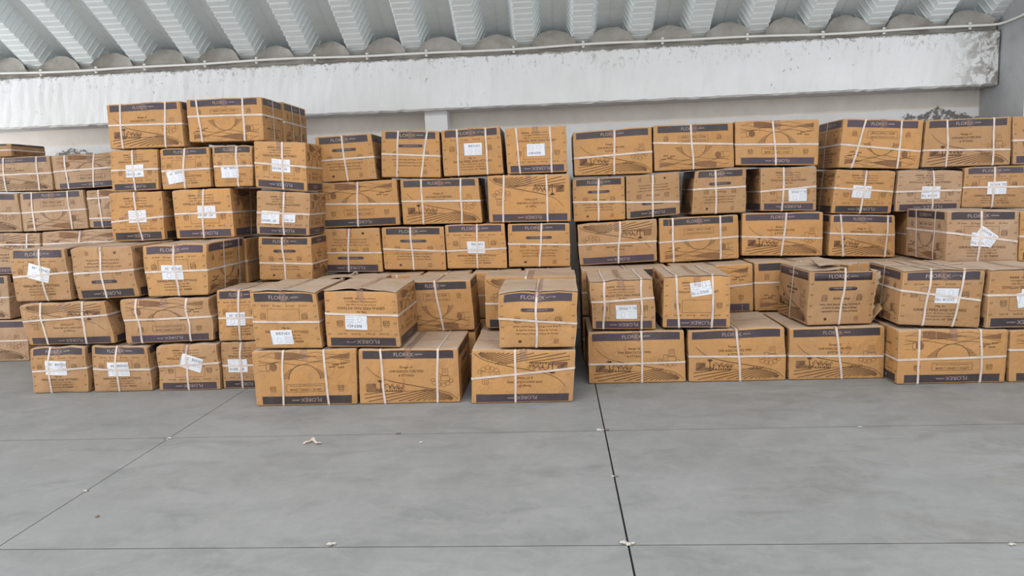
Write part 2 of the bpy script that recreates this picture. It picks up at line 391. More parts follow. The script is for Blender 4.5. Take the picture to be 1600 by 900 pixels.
# ------------------------------------------------------------------ printed artwork (flat shapes, later laid on the carton's surface)
_tc = {}
def text2d(s):
    if s in _tc: return _tc[s]
    c = bpy.data.curves.new('t', 'FONT'); c.body = s; c.size = 1.0; c.resolution_u = 2; c.align_x = 'CENTER'
    o = bpy.data.objects.new('t', c); COL.objects.link(o); bpy.context.view_layer.update()
    e = o.evaluated_get(bpy.context.evaluated_depsgraph_get()); me = e.to_mesh()
    v = np.array([(q.co.x, q.co.y) for q in me.vertices]); f = [tuple(p.vertices) for p in me.polygons]
    e.to_mesh_clear(); bpy.data.objects.remove(o); bpy.data.curves.remove(c)
    v[:, 0] -= (v[:, 0].min()+v[:, 0].max())/2
    _tc[s] = (v, f, v[:, 0].max()-v[:, 0].min()); return _tc[s]
class Art:
    def __init__(s): s.v = []; s.f = []; s.m = []; s.o = []; s.n = 0
    def add(s, v, f, m, off):
        v = np.asarray(v, float); s.v.append(v); s.f += [tuple(i+s.n for i in q) for q in f]; s.m += [m]*len(f)
        s.o.append(np.full(len(v), off)); s.n += len(v)
    def rect(s, x0, y0, x1, y1, m, off=.0012, nx=1, ny=1):
        xs = np.linspace(x0, x1, nx+1); ys = np.linspace(y0, y1, ny+1)
        v = [(x, y) for y in ys for x in xs]
        f = [(j*(nx+1)+i, j*(nx+1)+i+1, (j+1)*(nx+1)+i+1, (j+1)*(nx+1)+i) for j in range(ny) for i in range(nx)]
        s.add(v, f, m, off)
    def line(s, pts, w, m, off=.0015, closed=False):
        P = [np.array(p, float) for p in pts]
        if closed: P.append(P[0])
        L = []
        for i, p in enumerate(P):
            t = P[min(i+1, len(P)-1)]-P[max(i-1, 0)]; t = t/(np.linalg.norm(t)+1e-9); nn = np.array([-t[1], t[0]])
            L += [p-nn*w/2, p+nn*w/2]
        s.add(L, [(2*i, 2*i+2, 2*i+3, 2*i+1) for i in range(len(P)-1)], m, off)
    def frame(s, x0, y0, x1, y1, w, m):
        for a, b in (((x0, y0), (x1, y0)), ((x1, y0), (x1, y1)), ((x1, y1), (x0, y1)), ((x0, y1), (x0, y0))):
            s.line([(a[0]+(b[0]-a[0])*t/5, a[1]+(b[1]-a[1])*t/5) for t in range(6)], w, m)
    def text(s, t, cx, cy, width, height, m, off=.0018, ang=0.0):
        v, f, w = text2d(t); q = v.copy(); q[:, 0] *= width/w; q[:, 1] *= height/0.70
        if ang:
            c, d = math.cos(ang), math.sin(ang); q = np.stack([q[:, 0]*c-q[:, 1]*d, q[:, 0]*d+q[:, 1]*c], 1)
        q += (cx, cy); s.add(q, f, m, off)
    def get(s): return np.concatenate(s.v), s.f, s.m, np.concatenate(s.o)
BAND, INK, FAINT, PALE, RED = 2, 3, 4, 5, 6
def band(a, w, x0, x1, s=1.0):
    a.rect(x0, .331, x1, .389, BAND, .0012, 16, 2)
    c = (x0+x1)/2-.01
    a.text('FLOREX', c-.02*s, .3465, .140*s, .0275, PALE); a.line([(c+.055*s, .359), (c+.115*s, .359)], .003, PALE, .0018); a.text('GROUP', c+.088*s, .3605, .044*s, .007, PALE)
def logo(a, x, y, m=INK, s=.036):
    a.frame(x-s/2, y-s*.42, x+s/2, y+s*.42, .003, m)
    a.line([(x-s*.3, y-s*.25), (x-s*.15, y+s*.2), (x+s*.02, y-s*.2), (x+s*.2, y+s*.25), (x+s*.34, y-s*.2)], .0045, m)
    a.text('IS:14735', x, y+s*.62, s*.9, .006, m)
def arrows(a, w):
    for z in (.06, .14, .22, .30):
        for x in (.018, w-.022):
            a.line([(x-.006, z), (x, z+.012)], .0028, INK); a.line([(x+.004, z), (x+.010, z+.012)], .0028, INK)
def art_A():                                               # 0.46 x 0.40 end panel with the tick boxes
    a = Art(); w = .46; band(a, w, .026, .434)
    for x, t in ((.10, 'SWR'), (.185, 'Agri'), (.275, 'PLUMB'), (.365, 'UPVC')):
        a.frame(x-.032, .298, x-.022, .308, .0018, INK); a.text(t, x+.005, .298, .036, .009, INK)
    a.frame(.108, .182, .330, .280, .0022, FAINT)
    logo(a, .075, .225); logo(a, .365, .225)
    a.text('Mfg. By:', .23, .140, .06, .012, INK); a.text('GIRIRAJ PIPES AND FITTINGS', .23, .110, .30, .0175, INK)
    a.text('Survey No. 182, Plot No. 3, Opp. GIDC', .23, .090, .19, .010, INK); a.text('www.florexgroup.in | info@florex.in', .23, .069, .20, .010, INK)
    a.text('Customer Care No. 1800', .20, .046, .13, .010, INK)
    for x in (.285, .300, .315, .330): a.frame(x-.004, .046, x+.004, .055, .003, INK)
    arrows(a, w); return a.get()
def art_B():                                               # 0.46 x 0.40 end panel 'our products'
    a = Art(); w = .46; band(a, w, .032, .428)
    a.rect(.145, .2575, .315, .2825, BAND, .0012, 10, 1)
    th = np.linspace(0, 2*PI, 13)[:-1]
    for cx in (.145, .315): a.add([(cx+.0125*math.cos(t), .270+.0125*math.sin(t)) for t in th], [tuple(range(12))], BAND, .0012)
    a.text('OUR PRODUCTS', .23, .265, .12, .011, PALE)
    logo(a, .110, .197); logo(a, .352, .197); a.text('SWR Fittings', .23, .190, .115, .015, INK)
    a.text('UPVC, CPVC Pipes & Fittings, Cork Ring Fit', .225, .147, .285, .0115, INK)
    a.text('& Self Fit Drainage Pipes & Fittings,', .225, .122, .245, .0115, INK)
    a.text('Agriculture Pressure Pipes & Fittings', .225, .097, .255, .0115, INK)
    th = np.linspace(0, 2*PI, 9)[:-1]; a.add([(.125+.011*math.cos(t), .045+.011*math.sin(t)) for t in th], [tuple(range(8))], INK, .0014)
    a.frame(.330, .030, .356, .062, .0022, FAINT); a.line([(.338, .034), (.338, .057)], .003, INK); a.line([(.348, .034), (.348, .057)], .003, INK)
    arrows(a, w); return a.get()
def art_C():                                               # 0.70 x 0.40 side panel, field picture
    a = Art(); w = .70; band(a, w, .028, .668)
    a.text('Range of', .335, .262, .088, .0165, INK); a.text('SWR AGRICULTURE PIPES', .335, .231, .24, .0165, INK); a.text('& FITTINGS', .335, .201, .108, .0165, INK)
    K = [(.055, .275), (.080, .245), (.105, .219), (.137, .199), (.180, .180), (.23, .166), (.30, .150), (.382, .134), (.46, .117), (.546, .098), (.59, .087), (.628, .074), (.66, .052), (.685, .025)]
    kx = [k[0] for k in K]; kz = [k[1] for k in K]
    def edge(x): return float(np.interp(x, kx, kz))
    P = [(x, edge(x)) for x in np.linspace(.055, .685, 30)]
    for p, wd in ((P[:8], .0028), (P[7:20], .0048), (P[19:], .0036)): a.line(p, wd, INK)
    vx, vz = .775, .166
    for k in range(46):                                    # furrows fanning out from the far right
        sl = .06+.032*k+.0011*k*k; pts = []
        for x in np.linspace(.035, .675, 70):
            z = vz-sl*(vx-x)
            if .018 < z < min(.088 if x < .45 else .5, edge(x)-.008): pts.append((x, z))
        if len(pts) > 2: a.line([pts[i] for i in sorted(set(np.linspace(0, len(pts)-1, 6).astype(int)))], .0050, INK)
    a.line([(.05, .091), (.30, .092), (.52, .094)], .0032, INK)
    a.rect(.050, .093, .118, .150, FAINT, .0012); rnd = random.Random(2)
    for k in range(16): x, z = rnd.uniform(.056, .112), rnd.uniform(.098, .142); a.line([(x-.010, z), (x, z+.007), (x+.009, z-.002)], .0045, INK)
    a.line([(.150, .092), (.150, .165)], .006, INK)
    for i in range(6): t = i*PI/3; a.line([(.150, .168), (.150+.020*math.cos(t), .168+.011*math.sin(t))], .007, INK)
    for k in range(8): x = .125+.008*k; a.line([(x-.008, .095), (x, .112+.006*math.sin(k*2))], .005, INK)
    for x, wd, hh in ((.195, .040, .055), (.232, .030, .040), (.262, .026, .036), (.292, .024, .030)):
        a.frame(x-wd/2, .094, x+wd/2, .094+hh*.6, .0026, INK); a.line([(x-wd/2-.004, .094+hh*.6), (x, .094+hh), (x+wd/2+.004, .094+hh*.6)], .005, INK)
        a.rect(x-.004, .094, x+.004, .106, INK)
    for cx, cz, r in ((.235, .138, .008), (.275, .134, .009), (.31, .128, .008)): a.line([(cx+r*math.cos(t), cz+r*math.sin(t)) for t in np.linspace(0, 2*PI, 9)], .003, INK)
    for x in (.47, .49, .515, .535): a.line([(x-.009, .096), (x, .110), (x+.009, .096)], .0032, INK)
    for cx, cz, r in ((.53, .150, .018), (.56, .140, .018), (.59, .135, .019), (.62, .145, .018), (.645, .165, .015), (.52, .172, .014)):
        a.line([(cx+r*math.cos(t), cz+r*math.sin(t)*.8) for t in np.linspace(0, 2*PI, 13)], .0026, FAINT)
    for q in ((.545, .165, .575, .215), (.585, .205, .625, .255), (.575, .165, .635, .200), (.595, .225, .612, .245)): a.frame(*q, .0026, FAINT)
    return a.get()
def art_D():                                               # 0.70 x 0.40 side panel, half sun and pipe
    a = Art(); w = .70; band(a, w, .035, .655)
    a.frame(.22, .244, .48, .299, .0026, FAINT); a.text('UPVC | CPVC | SWR', .35, .275, .215, .0165, INK); a.text('Plumbing & Drainage Pipe & Fittings', .35, .253, .215, .008, INK)
    logo(a, .108, .275); logo(a, .575, .275)
    cx, cz, r = .35, .209, .108
    a.line([(cx+r*math.cos(t), cz+r*.98*math.sin(t)) for t in np.linspace(PI, 2*PI, 21)], .0042, INK)
    for k in range(7):
        z = cz-.010-.0105*k; dx = math.sqrt(max(0, r*r-(cz-z)**2))
        a.line([(cx-dx-.055+.006*k, z), (cx-dx-.004, z)], .0034, INK); a.line([(cx+dx+.004, z), (cx+dx+.055-.006*k, z)], .0034, INK)
    rnd = random.Random(4)
    for b in range(4):                                     # low hills
        z0 = .095-.022*b; a.line([(.04+.031*i, z0+.012*math.sin(i*.7+b*2)+rnd.uniform(-.003, .003)) for i in range(21)], .0024, INK if b < 2 else FAINT)
    a.add([(.045+.5*i/10, .030+.020*math.sin(i*.5)) for i in range(11)]+[(.545-.5*i/10, .058+.012*math.sin(i*.8)) for i in range(11)], [(i, i+1, 20-i, 21-i) for i in range(10)], FAINT, .0012)
    for x, z in ((.10, .125), (.135, .105), (.08, .095), (.16, .12)): a.line([(x-.02, z), (x-.008, z+.008), (x, z+.002), (x+.012, z+.009), (x+.022, z)], .006, INK)
    for z in (.085, .145): a.line([(.60, z), (.66, z)], .002, FAINT)
    a.line([(.595+.014*math.cos(t), .115+.032*math.sin(t)) for t in np.linspace(0, 2*PI, 13)], .0028, INK)
    th = np.linspace(0, 2*PI, 13)[:-1]; a.add([(.560+.026*math.cos(t), .118+.030*math.sin(t)) for t in th], [tuple(range(12))], FAINT, .0012)
    return a.get()
ART = {'A': (art_A(), .46), 'B': (art_B(), .46), 'C': (art_C(), .70), 'D': (art_D(), .70)}

# ------------------------------------------------------------------ carton
RB = 0.009
PLACED = []                                                # (x0, x1, y0, y1, zl, zr, id): tops that things can rest on
class Shape:
    """bends the straight carton space (x right, y back, z up, metres) into the settled carton"""
    def __init__(s, c, Y, D, m, soft, seed, straps):
        # c: (TL, TR, BR, BL) as (X, Z)
        s.c = [np.array(q, float) for q in c]; s.Y = Y; s.D = D; s.m = m
        s.w = (np.linalg.norm(s.c[1]-s.c[0])+np.linalg.norm(s.c[2]-s.c[3]))/2*math.hypot(1, m)
        s.h = (np.linalg.norm(s.c[0]-s.c[3])+np.linalg.norm(s.c[1]-s.c[2]))/2
        r = random.Random(seed); s.k = [r.uniform(-1, 1) for _ in range(16)]; s.soft = soft; s.straps = straps; s.dents = [(r.uniform(.05, .95), r.choice((0.0, 1.0, r.uniform(.2, .8))), r.uniform(.14, .26), r.uniform(.003, .008)*(.6+soft)) for _ in range(4)]
        n = math.hypot(1, m); s.bd = (-m/n, 1/n); s.X0 = s.c[3][0]
    def __call__(s, p):
        p = np.asarray(p, float); u = p[:, 0]/s.w; d = p[:, 1]/s.D; t = p[:, 2]/s.h; k = s.k; so = s.soft
        TL, TR, BR, BL = s.c
        X = (1-t)*((1-u)*BL[0]+u*BR[0])+t*((1-u)*TL[0]+u*TR[0])
        Z = (1-t)*((1-u)*BL[1]+u*BR[1])+t*((1-u)*TL[1]+u*TR[1])
        Y = s.Y+s.m*(X-s.X0)
        X = X+s.bd[0]*p[:, 1]; Y = Y+s.bd[1]*p[:, 1]
        uc = np.clip(u, 0, 1); tc = np.clip(t, 0, 1); dc = np.clip(d, 0, 1)
        su, st, sd = np.sin(PI*uc), np.sin(PI*tc), np.sin(PI*dc)
        fr = (1-dc)**2
        # front panel bows out, buckled along a slanting crease in soft cartons
        Y -= fr*(0.006+0.020*so)*su*st
        cr = 0.45+0.12*k[0]+0.12*k[1]*(uc-.5)
        Y += fr*so*0.012*np.exp(-((tc-cr)/.13)**2)*(0.6+0.4*k[2])*(su+.3)
        Y -= fr*0.004*so*np.sin(2*PI*(1.3*uc+k[3]))*np.sin(2*PI*(.9*tc+k[4]))
        for a_, b_, r_, h_ in s.dents:
            Y += fr*h_*np.exp(-(((uc-a_)*s.w/.4)**2+((tc-b_)*s.h/.4)**2)/r_**2)
        # sides: squash bulge and lean of the mid height
        side = 2*uc-1
        X += side*(0.0015+0.008*so*(0.5+0.5*k[5]))*st*(.4+.6*sd)
        X += so*0.012*k[6]*st*np.sin(2*PI*tc*1.0+k[7])*(1-.5*dc)
        top = tc**3
        # crushed upper corners
        Z -= top*(.004+.010*so)*(np.exp(-((uc-(0 if k[11] > 0 else 1))/.08)**2)*np.exp(-(dc/.1)**2))*(.5+.5*abs(k[12]))
        # top: sag at the middle, wavy front edge
        Z -= top*(0.003+0.012*so)*su*sd
        Z -= top*so*0.010*np.abs(np.sin(PI*(2.2*uc+k[8])))*(1-dc)
        Z -= top*0.010*so*(0.5+.5*k[9])*np.exp(-((uc-(0 if k[10] > 0 else 1))/.12)**2)*(1-dc)
        # straps bite into the edges
        for ut, ub in s.straps:
            q = ut*tc+ub*(1-tc); e = np.exp(-((uc-q)/(.030/s.w))**2)
            Z -= top*e*(.0025+.004*so); Y += fr*e*tc**6*(.003+.004*so)
        return np.stack([X, Y, Z], 1)
def lin(L, n): return sorted(set([0, RB*.35, RB]+list(np.linspace(RB, L-RB, n+1))+[L-RB*.35, L]))
def body(w, D, h, skip=()):
    n = {0: 16, 1: 10, 2: 20}; L = (w, D, h); G = [lin(L[i], n[i]) for i in range(3)]
    idx = {}; V = []; Fc = []; fm = []
    def vid(p):
        q = tuple(min(max(p[i], RB), L[i]-RB) for i in range(3)); dv = [p[i]-q[i] for i in range(3)]; l = math.sqrt(sum(a*a for a in dv))
        r = tuple(q[i]+dv[i]/l*RB for i in range(3)) if l > 1e-9 else p
        key = tuple(round(a, 6) for a in p)
        if key not in idx: idx[key] = len(V); V.append(r)
        return idx[key]
    for ax in range(3):
        a1, a2 = [i for i in range(3) if i != ax]
        for side in (0, 1):
            if (ax, side) in skip: continue
            for i in range(len(G[a1])-1):
                for j in range(len(G[a2])-1):
                    q = []
                    for di, dj in ((0, 0), (1, 0), (1, 1), (0, 1)):
                        p = [0, 0, 0]; p[ax] = L[ax]*side; p[a1] = G[a1][i+di]; p[a2] = G[a2][j+dj]; q.append(vid(tuple(p)))
                    if (side == 1) == (ax == 1): q = q[::-1]
                    Fc.append(tuple(q)); fm.append(1 if (ax == 2 and side == 1) else 0)
    return V, Fc, fm
def loop_path(kind, w, D, h, a, b, off):
    """closed centre line round the carton; returns points, outward normals, side direction"""
    P = []; N = []
    r = RB+off
    def rect_loop(A, B):                                   # 2D rounded rectangle, counterclockwise from the lower front
        pts = []
        def seg(p, q, nrm, n):
            for i in range(n+1): t = i/n; pts.append(((p[0]+(q[0]-p[0])*t, p[1]+(q[1]-p[1])*t), nrm))
        def arc(c, a0):
            for i in (1, 2): t = a0-i*PI/6; pts.append(((c[0]+r*math.cos(t), c[1]+r*math.sin(t)), (math.cos(t), math.sin(t))))
        seg((-off, RB), (-off, B-RB), (-1, 0), 10); arc((RB, B-RB), PI)
        seg((RB, B+off), (A-RB, B+off), (0, 1), 9); arc((A-RB, B-RB), PI/2)
        seg((A+off, B-RB), (A+off, RB), (1, 0), 6); arc((A-RB, RB), 0)
        seg((A-RB, -off), (RB, -off), (0, -1), 6); arc((RB, RB), -PI/2)
        return pts
    if kind == 'v':                                        # round front, top, back, bottom
        for (y, z), (ny, nz) in rect_loop(D, h):
            t = min(max(z/h, 0), 1); x = w*(b+(a-b)*t); P.append((x, y, z)); N.append((0, ny, nz))
        return P, N, (1, 0, 0)
    if kind == 'd':                                        # round left side, top, right side, bottom
        for (x, z), (nx, nz) in rect_loop(w, h):
            t = min(max(z/h, 0), 1); y = D*(b+(a-b)*t); P.append((x, y, z)); N.append((nx, 0, nz))
        return P, N, (0, 1, 0)
    for (x, y), (nx, ny) in [((q[1], q[0]), (n[1], n[0])) for q, n in rect_loop(D, w)]:
        t = min(max(x/w, 0), 1); z = h*(1-(a+(b-a)*t)); P.append((x, y, z)); N.append((nx, ny, 0))
    return P, N, (0, 0, 1)
def ribbon(shape, P, N, side, width, th, closed=True):
    P = np.array(P); N = np.array(N); n = len(P); sd = np.array(side, float)
    T = np.roll(P, -1, 0)-np.roll(P, 1, 0)
    if not closed: T[0] = P[1]-P[0]; T[-1] = P[-1]-P[-2]
    T /= np.linalg.norm(T, axis=1)[:, None]+1e-9
    Bv = np.cross(T, N); Bv /= np.linalg.norm(Bv, axis=1)[:, None]+1e-9
    V = np.concatenate([P-Bv*width/2, P+Bv*width/2, P+Bv*width/2+N*th, P-Bv*width/2+N*th])
    Fc = []
    for i in range(n if closed else n-1):
        j = (i+1) % n
        for a, b in ((0, 1), (1, 2), (2, 3), (3, 0)): Fc.append((a*n+i, a*n+j, b*n+j, b*n+i))
    return shape(V), Fc
def make_sticker(shape, txt, u, v, ang, flip, size, parent, org, off=.0014):
    a = Art(); W_, H_ = .155*size, .104*size
    a.rect(-W_/2, -H_/2, W_/2, H_/2, 0, 0, 6, 4)
    s = size
    a.text(txt, .012*s, .018*s, min(.128, .022*len(txt.replace(' ', ''))+.012)*s, .019*s, 1, .0003)
    for k in range(3): a.text(('750 No.1', 'BTC 30/20', 'QTY 50 Pcs')[k], .045*s, (-.004-.018*k)*s, .055*s, .008*s, 2, .0003)
    a.line([(-.025*s+.016*s*math.cos(t), -.022*s+.020*s*math.sin(t)) for t in np.linspace(0, 2*PI, 13)], .002*s, 2, .0003)
    a.text('FLOREX', -.072*s, -.018*s, .06*s, .007*s, 2, .0003, PI/2)
    if len(txt) > 5: a.line([(-.055*s, .012*s), (.075*s, .012*s)], .0018*s, 2, .0003)
    vv, ff, mm, oo = a.get(); t = math.radians(ang)+(PI if flip else 0)
    c, d = math.cos(t), math.sin(t); x = vv[:, 0]*c-vv[:, 1]*d+u*shape.w; z = vv[:, 0]*d+vv[:, 1]*c+(1-v)*shape.h
    P = np.stack([x, -(off+oo), z], 1); P2 = shape(P)
    n = len(P2); back = shape(np.stack([x, -(off-.0006)+0*oo, z], 1)); ff2 = list(ff); mm2 = list(mm)
    return mesh_obj('sticker', P2, ff2, [M['paper'], M['black'], M['grey']], mm2, parent=parent, origin=org, smooth=False)
GAP = 0.0080
def top_at(x, y0, y1, lim=9):
    z = 0.0
    for X0, X1, Y0, Y1, zl, zr in PLACED:
        if X0 <= x <= X1 and min(y1, Y1)-max(y0, Y0) > 0.06:
            q = zl+(zr-zl)*(x-X0)/(X1-X0)
            if q < lim: z = max(z, q)
    return z
LOG = []
def carton(bid, T, flip, q, Y, D, v=(), h=(), d=(), tags=(), soft=.3, dust=0, m=0.0, label='', group=None, tape=True, flaps=0.0, plain=False, world=None, torn=False):
    if world: (XL, XR, ZB, ZT) = world; c = [[XL, ZT], [XR, ZT], [XR, ZB], [XL, ZB]]
    else:
        c = [list(atY(q[2*i], q[2*i+1], Y)) for i in range(4)]
        if m:
            for i in range(4):
                yy = Y
                for _ in range(6): X, Zz = atY(q[2*i], q[2*i+1], yy); yy = Y+m*(X-c[3][0])
                c[i] = [X, Zz]
    # settle on what is underneath
    xa, xb = min(c[3][0], c[0][0]), max(c[2][0], c[1][0])
    xs = np.linspace(c[3][0]+.02, c[2][0]-.02, 15)
    need = -9
    for x in xs:
        t = (x-c[3][0])/(c[2][0]-c[3][0]); line = c[3][1]+(c[2][1]-c[3][1])*t
        need = max(need, top_at(x, Y, Y+D, line+.07)-line)
    sup = max(top_at(x, Y, Y+D, max(c[3][1], c[2][1])+.07) for x in xs)
    if sup < .01: c[3][1] = c[2][1] = 0.002; sh = 0
    else: sh = need+GAP; c[3][1] += sh; c[2][1] += sh
    zl, zr = c[0][1], c[1][1]
    LOG.append((bid, round(sh, 3), round(xa, 3), round(xb, 3), round(c[3][1], 3), round(zl, 3), round(zr, 3)))
    print('BOX', len(LOG)-1, *LOG[-1])
    fz = flaps+.008 if flaps else 0
    PLACED.append((xa, xb, Y, Y+D, zl+fz, zr+fz))
    vs = [(s, s) if isinstance(s, float) else s for s in v]; hs = [(s, s) if isinstance(s, float) else s for s in h]; ds = [(s, s) if isinstance(s, float) else s for s in d]
    sh_ = Shape(c, Y, D, m, soft, sum(ord(ch)*(i+3) for i, ch in enumerate(bid)), vs)
    w, hh = sh_.w, sh_.h
    org = ((c[3][0]+c[2][0])/2, Y+D/2, (c[3][1]+c[2][1])/2)
    e = empty('cardboard_box', org); tagit(e, label, 'cardboard box', group)
    V, Fc, fm = body(w, D, hh, skip=((0, 1),) if torn else ())
    if torn:
        keep = [i for i, fc in enumerate(Fc) if not (fm[i] == 1 and sum(V[k][0] for k in fc)/len(fc) > .52*w)]
        Fc = [Fc[i] for i in keep]; fm = [fm[i] for i in keep]
    V = sh_(np.array(V)); mats = [M['c%d' % dust], M['top'], M['band'], M['ink'], M['faint'], M['pale'], M['red'], M['dark'], M['worn']]
    parts = [V]; n = len(V); Fc = list(Fc); fm = list(fm)
    faces = []
    if not plain:
        faces.append(('front', T))
        other = {'A': 'D', 'B': 'C', 'C': 'B', 'D': 'A'}[T]
        faces += [('right', other), ('left', other)]
    for side, typ in faces:
        if torn and side == 'right': continue
        (av, af, am, ao), aw = ART[typ]; fw = w if side == 'front' else D
        a = av[:, 0]*fw/aw; b = av[:, 1]*hh/.40
        if flip: a = fw-a; b = hh-b
        if side == 'front': P = np.stack([a, -ao, b], 1)
        elif side == 'right': P = np.stack([w+ao, a, b], 1)
        else: P = np.stack([-ao, D-a, b], 1)
        parts.append(sh_(P)); Fc += [tuple(i+n for i in q_) for q_ in af]; fm += am; n += len(P)
    rnd = random.Random(bid)
    if not plain:
        A = Art()                                          # folds rubbed pale, and a lighter glue joint on some
        for x in (.004, w-.004): A.line([(x+rnd.uniform(-.001, .001), .012+.376*i/10) for i in range(11)], .0045, 8, .0013)
        if rnd.random() < .5: x = rnd.uniform(.06, .94)*w; A.line([(x, .012+.376*i/10) for i in range(11)], .0030, 8, .0011)
        av, af, am, ao = A.get(); P = np.stack([av[:, 0], -ao, av[:, 1]*hh/.4], 1); parts.append(sh_(P)); Fc += [tuple(i+n for i in q_) for q_ in af]; fm += am; n += len(P)
    if not plain:
        # seam of the closed lid and a faded red hand stamp on some cartons
        if not flaps:
            P = [(x, y, hh+.0006) for x in np.linspace(RB, w-RB, 9) for y in (D/2-.0015, D/2+.0015)] if w > D else [(x, y, hh+.0006) for y in np.linspace(RB, D-RB, 9) for x in (w/2-.0015, w/2+.0015)]
            parts.append(sh_(np.array(P))); Fc += [tuple(n+2*i+j for j in (0, 2, 3, 1)) for i in range(8)]; fm += [7]*8; n += len(P)
        if rnd.random() < .55:
            u0 = rnd.uniform(.35, .7); A = Art(); zz = rnd.uniform(.15, .32)
            for k in range(5): A.line([(u0*w+rnd.uniform(-.012, .012), zz-k*.018), (u0*w+rnd.uniform(-.014, .014), zz-k*.018-.012), (u0*w+rnd.uniform(-.012, .012), zz-k*.018-.004)], .0035, RED, .0019)
            av, af, am, ao = A.get(); P = np.stack([av[:, 0], -ao, av[:, 1]*hh/.4], 1); parts.append(sh_(P)); Fc += [tuple(i+n for i in q_) for q_ in af]; fm += am; n += len(P)
    V = np.concatenate(parts)
    bo = mesh_obj('carton', V, Fc, mats, fm, parent=e, origin=org)
    if torn:
        sol = bo.modifiers.new('thick', 'SOLIDIFY'); sol.thickness = .004; sol.offset = -1
    for kind, lst in (('v', vs), ('h', hs), ('d', ds)):
        for a, b in lst:
            P, N, sd = loop_path(kind, w, D, hh, a, b, .0030)
            if kind != 'h' and flaps: P = [(p[0], p[1], p[2]+flaps*1.0+.006) if p[2] > hh else p for p in P]
            if kind == 'v': P = [(p[0]+.0015*math.sin(p[2]*19+a*40), p[1], p[2]) for p in P]
            vv, ff = ribbon(sh_, P, N, sd, .0150, .0011)
            mesh_obj('strap', vv, ff, [M['strap']], parent=e, origin=org, smooth=False)
    for tg in tags:
        txt, u, vv_, ang, fl_ = tg[:5]; size = tg[5] if len(tg) > 5 else 1.0
        k = tags.index(tg)
        make_sticker(sh_, txt, u, vv_, ang, fl_, size, e, org, .0021+.0005*k)
    if flaps:
        for s in ((0,) if torn else (0, 1)):
            V = []; Fc = []; nx, ny = 9, 10
            k1 = rnd.uniform(0, 6)
            for lay in (0, 1):
                for i in range(nx+1):
                    for j in range(ny+1):
                        x = (w/2-.002)*i/nx; y = -.006+(D+.006)*j/ny
                        lz = flaps*(i/nx)*(0.45+.55*math.cos(PI*.5*j/ny))*(1+.35*math.sin(k1+5*i/nx+3*j/ny))
                        V.append((x if s == 0 else w-x, y, hh+.0022+lz+.004*lay))
            L = (nx+1)*(ny+1)
            for i in range(nx):
                for j in range(ny):
                    a = i*(ny+1)+j; Fc.append((a, a+1, a+ny+2, a+ny+1)); Fc.append((L+a, L+a+ny+1, L+a+ny+2, L+a+1))
            rim = [i*(ny+1) for i in range(nx+1)]+[nx*(ny+1)+j for j in range(1, ny+1)]+[i*(ny+1)+ny for i in range(nx-1, -1, -1)]+[j for j in range(ny-1, 0, -1)]
            for i in range(len(rim)): a, b = rim[i], rim[(i+1) % len(rim)]; Fc.append((a, b, L+b, L+a))
            fo = mesh_obj('flap', sh_(np.array(V)), Fc, [M['top']], parent=e, origin=org, smooth=False)
    if tape and not plain and not torn:
        # tape over the lid seam, turned down over the front edge
        P = []; N = []; zl_ = hh+.0012+(flaps*1.2+.0075 if flaps else 0); x = w*.5
        for i in range(7): P.append((x+.003*math.sin(i), -.0022, hh-.075+.066*i/6)); N.append((0, -1, 0))
        P.append((x, .002, zl_-.001)); N.append((0, -.7, .7))
        for i in range(9): P.append((x+.002*math.sin(i*2), RB+(D-2*RB)*i/8, zl_-(flaps*.5*(i/8) if flaps else 0))); N.append((0, 0, 1))
        vv, ff = ribbon(sh_, P, N, (1, 0, 0), .050, .0003, closed=False)
        mesh_obj('tape', vv, ff, [M['tape']], parent=e, origin=org, smooth=True)
    return e, sh_, org
def C(*a, **k): return carton(*a, **k)
BUR = 'brown carton buried in the stack behind the front cartons'; BURG = 'cartons buried inside the stack'
def hidden(bid, xl, xr, zb, zt, Y, D):
    C(bid, 'A', False, None, Y, D, v=(.5,), h=(.5,), label=BUR, group=BURG, world=(xl, xr, zb, zt), tape=False, plain=True, soft=.1)
G1 = 'strapped brown cartons stacked along the warehouse wall'

# ---- floor level, against the wall at the far left
r8 = (-107, 434, 11, 430, 16, 498, -103, 502)
C('wall_floor_a', 'C', False, (-80, 504, 41, 499, 46, 563, -76, 568), 6.76, .60, h=(.5,), soft=.5, dust=2, label='dusty carton at the far left, on the floor below the stack by the wall', group=G1)
hidden('wall_floor_b', -5.02, -4.32, 0, .40, 6.76, .60)
# ---- hidden floor cartons
for i in range(3): hidden('left_core_floor%d' % i, -4.25+.525*i, -3.74+.525*i, 0, .37, 6.27, .68)
hidden('column_core_floor', -2.50, -2.06, 0, .385, 6.02, .44)
for i, (a, b) in enumerate(((-2.03, -1.62), (-1.59, -1.19), (-1.16, -.76), (-.73, -.32), (-.29, .12))): hidden('middle_core_floor%d' % i, a, b, 0, .385, 6.24, .68)
for i, (a, b) in enumerate(((-2.02, -1.42), (-1.38, -.67), (-.63, .07))): hidden('front_core_floor%d' % i, a, b, 0, .375, 5.75, .45)
for i in range(6): hidden('right_core_floor%d' % i, .20+.70*i, .20+.70*i+.68, 0, .385, 6.20, .70)
